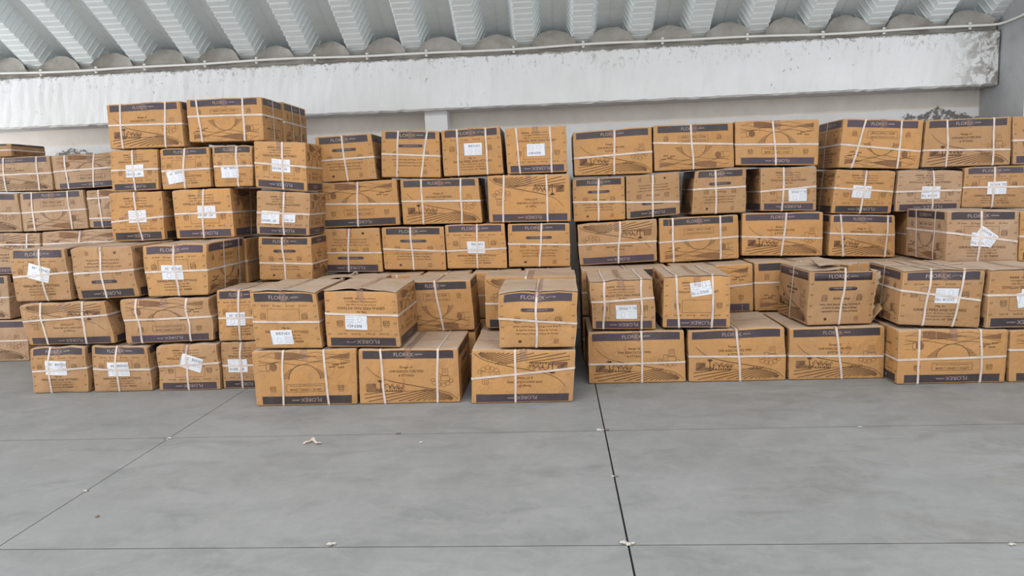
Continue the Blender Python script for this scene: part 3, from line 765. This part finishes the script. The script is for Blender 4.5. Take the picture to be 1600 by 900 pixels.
# ---- floor level, left block
C('lf1', 'A', False, (47, 542, 132, 540, 138.4, 613.5, 53, 615), 5.51, .68, v=((.35, .33),), h=((.53, .47),), tags=(('45° BEND', .47, .45, -3, False, 1.12),), soft=.9, dust=1, label='sagging carton with a level 45° BEND sticker at the left end of the floor row', group=G1)
C('lf2', 'A', False, (143, 540, 228.6, 540, 238, 611, 149.3, 614.4), 5.51, .68, v=((.45, .43),), h=((.50, .52),), tags=(('45° BEND', .47, .50, 0, False, 1.1),), soft=.9, dust=1, label='sagging carton with a 45° BEND sticker, second from the left on the floor', group=G1)
C('lf3', 'A', True, (244, 539, 337.5, 536, 345, 609, 249.8, 611), 5.51, .68, v=((.5, .48),), h=((.47, .42),), tags=(('45° BEND', .57, .40, -20, False, 1.1),), soft=.7, dust=1, label='upside-down floor carton with a strongly tilted 45° BEND sticker, third from the left', group=G1)
C('lf4', 'A', True, (345, 535, 411, 533, 414, 605, 350, 608), 5.53, .46, v=(.46,), h=(.5,), tags=(('45° BEND', .38, .50, 0, True),), soft=.5, dust=1, label='upside-down floor carton half hidden behind the big front floor carton, with an upside-down sticker', group=G1)
# ---- floor level, front row in the middle
C('mf1', 'D', True, (393, 548.6, 556, 544.4, 557.8, 631, 401.7, 636.7), 5.02, .66, v=((.30, .27), (.69, .72)), soft=.25, label='upside-down half sun carton on the floor, leftmost of the three big front cartons', group=G1)
C('mf2', 'C', False, (560, 545.8, 714.7, 544.4, 719, 629, 562.5, 631), 5.02, .67, v=((.22, .255), (.80, .775)), soft=.15, label='field drawing carton with two upright straps, middle one of three front floor cartons', group=G1)
C('mf3', 'C', True, (737, 545, 899.4, 547, 894.4, 627.8, 737, 629), 4.98, .66, v=((.42, .44),), h=((.54, .34),), soft=.6, label='bulging upside-down field drawing carton on the floor, under the round-sided OUR PRODUCTS carton', group=G1)
# ---- floor level, right
C('rf1', 'C', False, (919, 519.4, 1068.5, 515, 1071.6, 598, 920.8, 599.4), 5.45, .70, v=((.56, .55),), h=((.62, .615),), soft=.3, label='field drawing floor carton just right of the floor joint, under the sagging carton', group=G1)
C('rf2', 'C', False, (1075.4, 516.5, 1226, 510, 1227.5, 594.5, 1076.7, 597.5), 5.44, .70, v=((.50, .53),), h=((.50, .54),), soft=.35, label='field drawing floor carton with mostly bare dusty lid, left of the torn carton', group=G1)
C('rf3', 'C', False, (1234, 512.7, 1382, 509, 1380, 592, 1233, 592), 5.44, .70, v=((.49, .56),), h=((.53, .57),), soft=.30, label='field drawing floor carton directly under the torn open carton', group=G1)
C('rf4', 'D', True, (1405, 515, 1576, 514.7, 1568.8, 599.6, 1401.4, 599.6), 5.26, .60, v=((.19, .19), (.75, .78)), h=((.55, .50),), soft=.25, label='upside-down half sun carton on the floor, under the carton with two slanting straps', group=G1)
C('rf5', 'D', True, (1579, 515, 1750, 514, 1748, 598, 1576.5, 598), 5.26, .60, h=(.38,), v=(.5,), soft=.25, label='floor carton cut off by the right edge of the picture', group=G1)
# ---- second level
C('wall_two_a', 'C', False, r8, 6.76, .60, h=(.5,), soft=.5, dust=2, label='dusty carton at the far left edge, second from the floor, by the wall', group=G1)
hidden('wall_two_b', -5.02, -4.32, .42, .82, 6.76, .60)
for i in range(3): hidden('left_core_two%d' % i, -4.25+.525*i, -3.74+.525*i, .38, .75, 6.27, .68)
hidden('column_core_two', -2.50, -2.06, .39, .785, 6.02, .44)
for i, (a, b) in enumerate(((-2.03, -1.62), (-1.59, -1.19), (-1.16, -.76), (-.73, -.32), (-.29, .12))): hidden('middle_core_two%d' % i, a, b, .39, .79, 6.24, .68)
C('ls1', 'C', True, (29.5, 473.5, 162, 469, 179, 536, 46.7, 539), 5.53, .60, v=((.25, .22), (.74, .68)), h=((.43, .33),), soft=1.0, dust=1, label='slumping upside-down field drawing carton lying across the two leftmost floor cartons', group=G1)
C('ls2', 'D', True, (187, 467, 325, 463, 334, 534, 199, 540), 5.53, .60, v=((.18, .17), (.75, .74)), h=((.47, .45),), soft=1.0, dust=1, label='slumping upside-down half sun carton with a creased dusty top, low in the left block', group=G1)
C('ls3', 'A', False, (338.5, 453, 408, 451, 411, 531, 343, 532.6), 5.53, .46, v=((.49, .47),), h=((.55, .55),), tags=(('45° BEND', .40, .57, 0, False),), soft=.3, label='upright carton with 45° BEND sticker half hidden by the front carton marked BEND', group=G1)
C('ms1', 'A', False, (389.7, 455.6, 492.5, 455.6, 504, 546.7, 400.8, 547), 5.02, .68, h=((.53, .53),), tags=(('BEND', .42, .80, 2, False),), soft=.35, flaps=.012, label='front carton with its white BEND sticker near its bottom edge', group=G1)
C('ms2', 'A', True, (506, 454, 619, 455.6, 625.8, 545.8, 511.6, 545), 5.02, .68, h=((.40, .42),), tags=(('BEND', .43, .55, -2, True),), soft=.45, flaps=.020, label='front carton with an upside-down BEND sticker and lifted dusty lid flaps', group=G1)
C('ms3', 'B', False, (779, 455.6, 902.8, 454, 898.6, 547, 780.6, 548.6), 4.98, .64, v=((.48, .49),), h=((.47, .58),), soft=.7, flaps=.006, label='round-sided OUR PRODUCTS carton on top of the right front floor carton', group=G1)
C('mu1', 'C', False, None, 5.74, .45, v=(.5,), h=(.5,), soft=.4, dust=1, flaps=.035, world=(-2.02, -1.42, .38, .80), label='carton with lifted taped lid behind the front BEND carton, only its lid showing', group=G1)
C('mu2', 'D', False, (626, 440, 734.5, 437, 741.7, 514, 632, 518), 5.72, .46, v=((.48, .56),), soft=.2, label='half sun carton with one slanting strap, right behind the lifted-flap BEND carton', group=G1)
C('mu3', 'C', True, (757, 432, 900, 431, 902, 514, 759.7, 514), 5.72, .46, v=(.45,), h=(.52,), soft=.3, label='upside-down field drawing carton mostly hidden behind the round-sided OUR PRODUCTS carton', group=G1)
C('ru5', 'A', False, None, 6.22, .68, v=(.5,), h=(.5,), soft=.2, dust=1, world=(.20, .93, .39, .79), label='carton behind the sagging Y TEE carton, only its dusty lid showing', group=G1)
C('ru1', 'D', True, (1052, 417, 1176, 412, 1177, 486, 1055, 490), 6.20, .68, h=((.52, .42),), v=((.3, .3),), soft=.2, label='upside-down carton at the back, right half showing beside the tilted-sticker carton', group=G1)
C('ru2', 'D', False, (1179, 410, 1301, 406, 1303, 484, 1180, 486), 6.20, .68, h=(.42,), v=(.6,), soft=.2, label='upright carton at the back, partly hidden by the torn open carton', group=G1)
hidden('right_core_two0', 2.40, 3.08, .39, .78, 6.22, .68); hidden('right_core_two1', 3.10, 3.80, .39, .78, 6.22, .68)
C('rs1', 'A', True, (921, 440, 1019.4, 434.7, 1025, 520, 926.4, 520), 5.45, .68, v=((.24, .17), (.82, .77)), h=((.43, .37),), tags=(("SINGLE 'Y' TEE", .54, .64, 0, False),), soft=.75, dust=1, flaps=.004, label="sagging carton with a level SINGLE 'Y' TEE sticker below its level strap", group=G1)
C('rs2', 'A', True, (1038, 432, 1140.6, 429.6, 1140.6, 515, 1035.8, 515), 5.44, .66, v=((.18, .24), (.745, .73)), tags=(("SINGLE 'Y' TEE", .56, .24, 8, True),), soft=.5, flaps=.004, label="square carton with a tilted SINGLE 'Y' TEE sticker high on its front", group=G1)
rs5 = C('rs5', 'B', False, (1266, 424, 1371, 422, 1362, 506, 1260.7, 509), 5.47, .62, v=((.53, .49),), d=((.5, .56),), soft=.3, dust=1, m=.05, flaps=.016, torn=True, label='torn open OUR PRODUCTS carton with a ripped side and loose dusty lid flaps', group=G1)
C('rs6', 'A', False, (1411.6, 423, 1539.4, 420.7, 1529, 518, 1402.7, 513), 5.30, .62, v=((.35, .30), (.755, .68)), h=((.36, .53),), d=((.5, .5),), tags=(('DOOR TEE', .56, .45, 0, True),), soft=.4, dust=1, m=-.03, flaps=.005, label='carton with an upside-down DOOR TEE sticker and two slanting straps, beside the torn carton', group=G1)
C('rs7', 'A', True, (1548, 422, 1662, 420, 1656, 513, 1540, 515.2), 5.26, .54, h=((.43, .43),), tags=(('DOOR TEE', .54, .50, 10, False), ('DOOR TEE', .58, .48, -8, False)), soft=.3, dust=1, flaps=.004, label='carton with two overlapping stickers at the right edge, above the floor row', group=G1)
# ---- third level
C('wt3a', 'C', True, (-57, 365, 61.5, 363, 63, 428, -53, 431), 6.76, .60, v=((.83, .83),), h=(.28,), soft=.5, dust=2, label='dusty carton at the far left edge, level with the leaning carton', group=G1)
C('wt3b', 'D', True, (66, 362, 185, 356, 188, 425, 69, 428), 6.76, .60, v=((.49, .49),), h=(.28,), soft=.5, dust=2, label='dusty carton by the wall, only its upper edge showing above the leaning carton', group=G1)
for i in range(3): hidden('left_core_three%d' % i, -4.12+.475*i, -3.66+.475*i, .77, 1.145, 6.27, .68)
C('lt1', 'A', False, (14, 389.5, 99.5, 386.4, 112, 469, 25, 472), 5.54, .68, v=((.53, .57),), h=((.53, .47),), tags=(('45° BEND', .50, .46, -17, False, 1.15),), soft=.8, dust=1, label='leaning carton with a strongly tilted 45° BEND sticker, leftmost of the front cartons', group=G1)
C('lt2', 'B', True, (109, 386.4, 202, 383.3, 217.7, 464, 123, 469), 5.54, .68, v=((.50, .47),), h=((.50, .47),), soft=1.0, dust=1, label='buckled upside-down OUR PRODUCTS carton without a sticker, beside the leaning carton', group=G1)
C('lt3', 'A', False, (222.4, 383.3, 322, 378.7, 325, 461, 231.7, 464), 5.54, .70, v=((.48, .52),), h=((.52, .52),), d=((.42, .42), (.83, .83)), tags=(('45° BEND', .45, .54, -2, False, 1.1),), soft=.6, label='45° BEND carton in the left block showing a long side with two straps', group=G1)
C('col3', 'B', False, (403.7, 370, 485.4, 370, 488, 436, 406, 436), 6.02, .42, v=((.45, .5),), h=((.60, .62),), soft=.3, label='OUR PRODUCTS carton at the foot of the narrow column left of the middle', group=G1)
C('m31', 'B', True, (497.8, 357.8, 592, 356, 598, 421, 501, 421), 6.45, .62, v=((.50, .45),), h=((.55, .56),), soft=.15, label='upside-down OUR PRODUCTS carton, lowest row of the middle block, far left', group=G1)
C('m32', 'B', False, (596, 355, 693, 354, 697, 423, 601, 422), 6.45, .62, v=((.46, .48),), h=((.51, .56),), soft=.15, label='OUR PRODUCTS carton left of the BEND carton, lowest row of the middle block', group=G1)
C('m33', 'A', False, (695, 351, 788, 349, 792.5, 421.5, 700, 422), 6.45, .62, v=((.54, .50),), h=((.60, .55),), tags=(('BEND', .50, .52, -1, False, 1.0),), soft=.15, label='BEND carton in the lowest row of the middle block, straps crossing its sticker', group=G1)
C('m34', 'B', False, (793.3, 350, 889.7, 347.8, 891, 419, 795.5, 420), 6.45, .62, v=((.55, .50),), h=((.46, .50),), soft=.15, label='OUR PRODUCTS carton right of the BEND carton, lowest row of the middle block', group=G1)
C('n31', 'C', True, (902, 350, 1025.8, 340.8, 1026.7, 407.5, 906.4, 414.4), 6.5, .62, v=((.54, .50),), h=((.50, .53),), soft=.5, dust=1, label='upside-down field drawing carton right of the tall dark gap, above the sagging carton', group=G1)
C('n32', 'D', False, (1030, 341.4, 1153, 334.7, 1154.5, 399.7, 1031.8, 407), 6.5, .62, v=((.17, .17), (.775, .77)), h=((.54, .50),), soft=.25, label='half sun carton with two upright straps, third row of the right block', group=G1)
C('n33', 'C', False, (1160.3, 333.3, 1286, 330.4, 1284.5, 399.7, 1159.4, 399.7), 6.5, .62, v=((.55, .49),), h=((.55, .60),), soft=.15, label='field drawing carton with one slanting strap, above and behind the torn carton', group=G1)
C('n34', 'C', False, (1299, 334.8, 1398, 336.2, 1398, 402, 1294.7, 400.3), 6.5, .62, v=((.15, .22), (.90, .85)), h=((.45, .47),), soft=.15, label='field drawing carton just left of the corner-on carton with crossed stickers', group=G1)
hidden('right_core_three0', 3.02, 3.52, .80, 1.165, 6.52, .62); hidden('right_core_three1', 3.54, 4.10, .80, 1.165, 6.52, .62)
C('n35', 'A', False, (1481, 329, 1592, 328, 1589, 410.7, 1478, 410.7), 5.82, .66, v=((.48, .44),), h=((.42, .60),), d=((.26, .30), (.74, .70)), tags=(('DOOR TEE', .48, .56, -4, True), ('DOOR TEE', .54, .50, -35, False)), soft=.3, dust=2, label='dusty carton seen corner-on near the right edge with two crossed stickers', group=G1)
C('n36', 'B', True, (1594.5, 330.4, 1700, 328, 1698, 409, 1591, 410), 5.85, .60, h=(.5,), v=(.5,), soft=.2, label='carton barely in view at the right edge beside the corner-on carton', group=G1)
# ---- fourth level
C('wf4a', 'C', False, (-93, 303, 26.7, 301, 34.7, 361, -88, 363), 6.76, .60, h=(.52,), v=(.3,), soft=.3, dust=2, label='dusty carton at the left edge, one row below the grimy wall stack top', group=G1)
C('wf4b', 'D', False, (30.7, 301, 129, 296, 138, 356, 37, 361), 6.76, .60, v=((.18, .18), (.75, .76)), h=((.52, .50),), soft=.3, dust=2, label='dusty dark-banded carton with two upright straps, beside the dusty double-strapped carton', group=G1)
C('wf4c', 'D', True, (134.7, 297, 230, 292, 232, 353, 141, 356.5), 6.76, .60, v=((.19, .22),), h=(.22, .75), soft=.3, dust=2, label='dusty carton with two level straps squeezed beside the tall left block', group=G1)
C('ld1', 'A', True, (169, 301, 252, 298.6, 258, 374.6, 178, 377.3), 6.10, .68, v=((.47, .56),), h=((.60, .52),), tags=(('45° BEND', .52, .50, 1, True),), soft=.35, label='upside-down 45° BEND carton, left end of the row above the buckled carton', group=G1)
C('ld2', 'A', True, (268.5, 297, 358.7, 293.3, 366.7, 372, 277, 374.7), 6.10, .68, v=((.54, .47),), h=((.49, .49),), d=((.6, .5),), tags=(('45° BEND', .57, .47, -2, True),), soft=.3, label='upside-down 45° BEND carton with a loose curved strap on its side', group=G1)
C('col2', 'A', True, (401, 297, 484, 301, 482.5, 369, 401.6, 366.5), 6.02, .42, v=((.51, .52),), h=((.50, .50),), tags=(('45° BEND', .27, .60, -1, True), ('45° BEND', .62, .60, -1, True, .7)), soft=.3, dust=1, label='carton with two upside-down stickers side by side, middle of the narrow column', group=G1)
C('m41', 'D', True, (495.5, 287, 619, 280, 625, 353, 500.7, 358), 6.45, .62, v=((.51, .475),), h=((.46, .53),), soft=.2, label='upside-down half sun carton, left one of three wide cartons in the middle block', group=G1)
C('m42', 'C', False, (625, 280.7, 746.7, 277, 753.6, 350.6, 630.5, 353.5), 6.45, .62, v=((.27, .26), (.775, .745)), h=((.48, .51),), soft=.15, label='upright field drawing carton, middle one of three wide cartons in the middle block', group=G1)
C('m43', 'C', True, (761.4, 274, 889.7, 271.4, 891.7, 346.4, 764.7, 348.6), 6.45, .62, v=((.20, .17), (.72, .72)), soft=.12, label='upside-down field drawing carton with two upright straps, right end of the middle block', group=G1)
C('n41', 'B', False, (894.5, 279.7, 975.8, 275.6, 977, 343.6, 896.7, 347), 6.5, .60, v=((.50, .48),), h=((.54, .58),), soft=.2, label='narrow OUR PRODUCTS carton, left end of the second row of the right block', group=G1)
C('n42', 'B', True, (978.5, 275.5, 1061, 268, 1062, 335.6, 979.5, 343.6), 6.5, .60, v=((.50, .49),), h=((.60, .70),), soft=.2, dust=1, label='narrow upside-down OUR PRODUCTS carton just left of a square dark gap', group=G1)
C('n43', 'B', False, (1086.6, 266, 1166, 261.7, 1165, 332, 1081, 335.6), 6.5, .60, v=((.40, .45),), h=((.43, .42),), soft=.5, dust=1, label='OUR PRODUCTS carton with a dusty left side, standing between two dark gaps', group=G1)
C('n44', 'A', True, (1189, 261.7, 1275.8, 259.6, 1275, 330.4, 1189, 331), 6.5, .60, v=((.42, .38),), h=((.55, .45),), tags=(("SINGLE 'Y' TEE", .66, .64, 1, False),), soft=.3, dust=1, label="upside-down carton with SINGLE 'Y' TEE sticker near its edge, right of a dark gap", group=G1)
C('n45', 'A', True, (1307.7, 264.6, 1399.5, 266.3, 1391.5, 333.3, 1299, 333.3), 6.5, .60, v=((.51, .48),), h=((.42, .49),), d=((.5, .5),), tags=(('DOOR TEE', .46, .50, -3, False),), soft=.3, label='upside-down stickered carton showing its left side, below the slanting-strapped half sun carton', group=G1)
C('n46', 'A', True, (1403.9, 265.4, 1505.5, 265.4, 1499.8, 326, 1399, 329), 6.5, .60, v=((.54, .57),), h=((.52, .50),), tags=(('DOOR TEE', .52, .55, 0, True),), soft=.4, dust=2, label='pale dusty carton with an upside-down sticker, above the corner-on carton', group=G1)
C('n47', 'A', False, (1508.4, 261, 1605, 258, 1603, 326, 1502.7, 326), 6.5, .60, v=((.48, .46),), h=((.50, .50),), tags=(('DOOR TEE', .52, .52, 1, False),), soft=.3, dust=1, label='upright DOOR TEE carton at the right edge, below the top row', group=G1)
# ---- fifth level
C('wf5a', 'C', False, (-40, 248, 77, 242.7, 83, 298.7, -34, 302), 6.76, .60, v=((.38, .38), (.82, .82)), h=((.52, .50),), soft=.3, dust=2, label='dusty dark-banded carton with two straps, directly under the grimy wall, far left', group=G1)
C('wf5b', 'D', True, (80, 243, 198, 236, 202, 290, 87.5, 298), 6.76, .60, v=((.17, .18), (.56, .52)), h=((.47, .44),), soft=.3, dust=2, label='dusty upside-down half sun carton near the grimy wall, beside the tall left block', group=G1)
C('lb1', 'A', True, (172, 235, 245, 232, 248, 298, 176, 301), 6.10, .68, v=((.46, .50),), h=((.49, .49),), tags=(('45° BEND', .52, .52, 1, True),), soft=.3, label='small upside-down 45° BEND carton under the left topmost carton', group=G1)
C('lb2', 'A', False, (249.5, 232, 326, 229, 329.5, 291.5, 254.7, 296), 6.10, .68, v=((.50, .46),), h=((.55, .54),), tags=(('45° BEND', .30, .70, 8, False),), soft=.3, label='small upright 45° BEND carton with tilted sticker low on its left', group=G1)
C('lb3', 'A', False, (330.7, 228, 393.5, 226, 395, 290, 336.5, 291.5), 6.10, .72, v=((.60, .62),), h=((.50, .50),), tags=(('45° BEND', .42, .63, 0, False),), soft=.3, label='upright 45° BEND carton with level sticker, touching the narrow column', group=G1)
C('col1', 'A', True, (396.5, 220, 476.8, 222, 479.6, 302, 400, 295), 6.02, .42, v=((.55, .54),), h=((.47, .50),), tags=(('45° BEND', .52, .50, -1, True),), soft=.2, label='upside-down 45° BEND carton on top of the narrow three-carton column', group=G1)
C('m51', 'B', False, (491.5, 214, 579, 207.7, 588.5, 280, 497.5, 285.6), 6.45, .62, v=((.475, .51),), h=((.53, .51),), soft=.15, label='tilted OUR PRODUCTS carton, left end of the top row of the middle block', group=G1)
C('m52', 'B', False, (596, 204, 686, 204, 688.5, 279, 596.5, 278.4), 6.45, .62, v=((.29, .26), (.79, .67)), h=((.50, .54),), soft=.15, label='OUR PRODUCTS carton with two upright straps in the top row, under the pier', group=G1)
C('m53', 'A', False, (689, 202.8, 780.5, 197, 787, 273.3, 694, 277.8), 6.45, .62, v=((.27, .25), (.755, .735)), tags=(('BEND', .52, .45, -1, False),), soft=.2, label='upright BEND carton with two upright straps, top row of the middle block', group=G1)
C('m54', 'A', True, (788.5, 200, 884, 195.5, 887, 270, 793.3, 273.3), 6.45, .62, v=((.18, .21), (.74, .74)), tags=(('BEND', .49, .50, 0, True),), soft=.2, label='upside-down BEND carton with two upright straps, top row of the middle block', group=G1)
C('n51', 'C', False, (895, 206.7, 1018, 197, 1019.4, 273.3, 898, 277.5), 6.5, .60, v=((.53, .51),), h=((.60, .54),), soft=.2, label='field drawing carton, left end of the top row of the right block', group=G1)
C('n52', 'D', False, (1021, 196, 1145, 191, 1147, 262.5, 1023, 269), 6.5, .60, v=((.47, .49),), h=((.38, .48),), soft=.15, label='upright half sun carton with one upright strap, top row of the right block', group=G1)
C('n53', 'D', True, (1149, 189, 1280, 186, 1278, 261, 1149.5, 261), 6.5, .60, v=((.45, .49),), h=((.53, .54),), soft=.15, label='upside-down half sun carton in the top row of the right block', group=G1)
C('n54', 'D', False, (1319, 184.5, 1443.4, 187.4, 1435.6, 264, 1310.6, 261.7), 6.5, .60, v=((.28, .16), (.73, .73)), h=((.53, .64),), d=((.6, .6),), soft=.2, label='half sun carton with slanting straps showing its left side, top row', group=G1)
C('n55', 'C', False, (1447.8, 187.4, 1580, 181.7, 1577.8, 259.7, 1440.5, 264), 6.5, .60, v=((.25, .28), (.80, .80)), h=((.64, .68),), soft=.2, dust=1, label='field drawing carton with two upright straps, top row under the right grimy wall', group=G1)
C('n56', 'A', True, (1583, 181.7, 1668, 180, 1670, 256, 1583, 258), 6.5, .44, h=(.5,), v=(.5,), soft=.3, dust=1, label='carton at the right edge of the top row, beside the grey pier', group=G1)
# ---- topmost
C('w6', 'B', False, (-75, 226, 16, 224, 18, 241, -72, 247), 6.86, .48, h=(.5,), v=(.5,), soft=.2, dust=1, label='carton peeking in at the left edge, highest of the stack by the wall', group=G1)
C('la1', 'C', False, (166, 163.5, 280, 156.5, 288, 230, 173, 234), 6.10, .46, v=((.18, .17), (.80, .75)), h=((.47, .50),), soft=.25, label='field drawing carton, left one of the two topmost cartons', group=G1)
C('la2', 'D', False, (291, 155.6, 408, 150.7, 412.5, 224.5, 297, 227.3), 6.10, .46, v=((.13, .17), (.75, .75)), h=((.40, .41),), d=((.5, .5),), soft=.15, label='half sun carton, right one of the two topmost cartons, showing its side', group=G1)
C('la3', 'A', False, None, 6.575, .60, v=(.5,), h=(.45,), d=((.35, .35), (.7, .7)), soft=.1, world=(-2.86, -2.40, 1.95, 2.335), label='carton right behind the topmost half sun carton, only its side showing', group=G1)
# ------------------------------------------------------------------ torn carton's loose cardboard
def torn_bits():
    e, sh, org = rs5; w, D, h = sh.w, sh.D, sh.h; rnd = random.Random(3)
    def sheet(P, Fc, name, mat, th=.004):
        o = mesh_obj(name, sh(np.array(P)), Fc, [mat], parent=e, origin=org, smooth=False)
        mo = o.modifiers.new('thick', 'SOLIDIFY'); mo.thickness = th; return o
    # ripped rim left on the front edge
    P = []; Fc = []; n = 16
    for i in range(n+1):
        z = h*(.08+.90*i/n); P += [(w-.004, .0, z), (w+rnd.uniform(.002, .022)+(.02 if i > 12 else 0), .006+rnd.uniform(0, .012), z+rnd.uniform(-.006, .006))]
    for i in range(n): Fc.append((2*i, 2*i+1, 2*i+3, 2*i+2))
    sheet(P, Fc, 'torn_rim', M['top'])
    # side panel hanging outwards from its lower edge
    P = []; Fc = []; nx = 10
    for i in range(nx+1):
        y = D*(.03+.9*i/nx); hh = .10+.04*math.sin(i*1.3)+rnd.uniform(-.015, .015)
        for k in range(5): t = k/4; P.append((w+.002+.055*t+.02*t*t, y, .004+hh*t*(1-.1*t)+.003))
    for i in range(nx):
        for k in range(4): a = i*5+k; Fc.append((a, a+1, a+6, a+5))
    sheet(P, Fc, 'torn_side_panel', M['c1'])
    # curled strip standing at the upper right corner
    P = []; Fc = []
    for i in range(9):
        t = i/8
        for k in range(4): s = k/3; P.append((w-.01+.05*t+.012*math.sin(6*t), .02+.10*s+.02*t, h-.015+.018*math.sin(3*t+s)-.045*t*s))
    for i in range(8):
        for k in range(3): a = i*4+k; Fc.append((a, a+1, a+5, a+4))
    sheet(P, Fc, 'torn_strip', M['top'])
    # big loose lid leaf drooping over the lid
    P = []; Fc = []
    for i in range(9):
        for k in range(7):
            u, v_ = i/8, k/6; P.append((w*(.18+.50*u)+.06*v_, D*(.10+.55*v_), h+.034+.018*math.sin(2.5*u+v_)+.016*v_-.010*u))
    for i in range(8):
        for k in range(6): a = i*7+k; Fc.append((a, a+1, a+8, a+7))
    sheet(P, Fc, 'loose_lid_leaf', M['top'])
torn_bits()
# pipe fitting showing in the rip
def fitting():
    e, sh, org = rs5
    P0 = sh(np.array([[sh.w-.075, .10, .06], [sh.w-.075, .16, .06], [sh.w-.075, .22, .06]]))
    pts = []
    c = P0[0]
    for i in range(13):
        a = PI/2*i/12; pts.append((c[0]-.05+.06*math.cos(a), c[1]+.03, c[2]+.05+.09*math.sin(a)))
    r = [.030]*3+[.025]*7+[.030]*3
    o = empty('pipe_fitting', (c[0], c[1], c[2]-.02)); tagit(o, 'pale plastic pipe bend inside the torn open carton', 'pipe fitting')
    v, f = tube(pts, r, 14); mesh_obj('elbow', v, f, [M['pvc']], parent=o, origin=(c[0], c[1], c[2]-.02))
fitting()

# ------------------------------------------------------------------ crumbs and scraps on the floor
import bmesh
def lump_mesh(seed, parts):
    rnd = random.Random(seed); V = []; Fc = []; fm = []
    for x, y, r, mi in parts:
        bm = bmesh.new(); bmesh.ops.create_icosphere(bm, subdivisions=2, radius=r)
        k = len(V); zs = []
        for vtx in bm.verts:
            q = vtx.co*(1+rnd.uniform(-.28, .28)); V.append([x+q.x*1.3, y+q.y, q.z*.55]); zs.append(q.z*.55)
        mz = min(zs)
        for i in range(k, len(V)): V[i][2] -= mz
        for fc in bm.faces: Fc.append(tuple(vv.index+k for vv in fc.verts)); fm.append(mi)
        bm.free()
    return V, Fc, fm
def crumbs(px, py, parts, label, seed):
    x, y = at_floor(px, py); V, Fc, fm = lump_mesh(seed, [(x+a, y+b, r, m_) for a, b, r, m_ in parts])
    o = mesh_obj('crumb_heap', V, Fc, [M['crumb'], M['crumbd']], fm, origin=(x, y, 0), smooth=False)
    tagit(o, label, 'debris', 'crumbs on the floor joints')
crumbs(941, 673, [(-.022, 0, .011, 0), (.004, .004, .007, 0), (.030, .004, .010, 1), (-.008, -.012, .005, 0)], 'small heap of pale mortar crumbs where the floor joints cross nearest the cartons', 1)
crumbs(981, 851, [(-.020, .006, .010, 0), (.002, -.004, .009, 0), (.020, .004, .008, 0), (-.006, .014, .006, 0), (.014, -.012, .005, 1)], 'small heap of pale mortar crumbs where the floor joints cross nearest the camera', 2)
crumbs(960, 745, [(-.008, 0, .006, 0), (.012, .002, .006, 1)], 'two tiny crumbs on the dark joint halfway between its two crossings', 3)
crumbs(262, 686, [(-.012, 0, .009, 1), (.012, .003, .009, 0), (0, -.008, .006, 0)], 'crumbs on the faint joint crossing at the left of the floor', 4)
crumbs(133, 768, [(0, 0, .008, 0), (.012, .004, .005, 1)], 'tiny crumb on the faint slanting joint at the lower left of the floor', 5)
crumbs(517, 852, [(-.006, 0, .010, 0), (.010, .006, .008, 0), (.004, -.010, .006, 1)], 'crumbs on the nearest cross joint, left of the middle', 6)
crumbs(1580, 852, [(0, 0, .009, 0), (.012, .003, .006, 0)], 'white crumb on the nearest cross joint at the lower right', 7)
crumbs(1343, 668, [(0, 0, .007, 0), (.012, 0, .005, 0)], 'tiny white crumb on the far cross joint in the right half', 8)
crumbs(621, 678, [(0, 0, .007, 1), (.014, .003, .006, 1)], 'dark crumb on the far cross joint in front of the middle cartons', 9)
crumbs(658, 692, [(0, 0, .008, 0)], 'single pale crumb lying just off the far joint', 10)
crumbs(152, 808, [(0, 0, .008, 1)], 'single dark crumb alone on the lower left of the floor', 11)
def scrap():
    pts = [(474, 694), (479, 693), (483, 692.5), (487, 689), (489, 687), (491, 691), (495, 694), (499, 694.5), (502, 693.5)]
    P = [at_floor(*p) for p in pts]; V = []; n = len(P)
    for i, (x, y) in enumerate(P):
        a = P[min(i+1, n-1)]; b = P[max(i-1, 0)]; t = np.array([a[0]-b[0], a[1]-b[1]]); t /= np.linalg.norm(t); nn = (-t[1]*.0085, t[0]*.0085)
        z = .002+.010*abs(math.sin(i*1.1)); V += [(x-nn[0], y-nn[1], z), (x+nn[0], y+nn[1], z+.002), (x-nn[0], y-nn[1], z+.0013), (x+nn[0], y+nn[1], z+.0033)]
    Fc = []
    for i in range(n-1):
        a = 4*i
        for p, q in ((0, 1), (1, 3), (3, 2), (2, 0)): Fc.append((a+p, a+q, a+4+q, a+4+p))
    x, y = at_floor(488, 690)
    o = mesh_obj('strap_scrap', V, Fc, [M['strap']], origin=(x, y, 0), smooth=False); tagit(o, 'short curled scrap of white strapping on the grey floor in front of the cartons', 'scrap')
scrap()
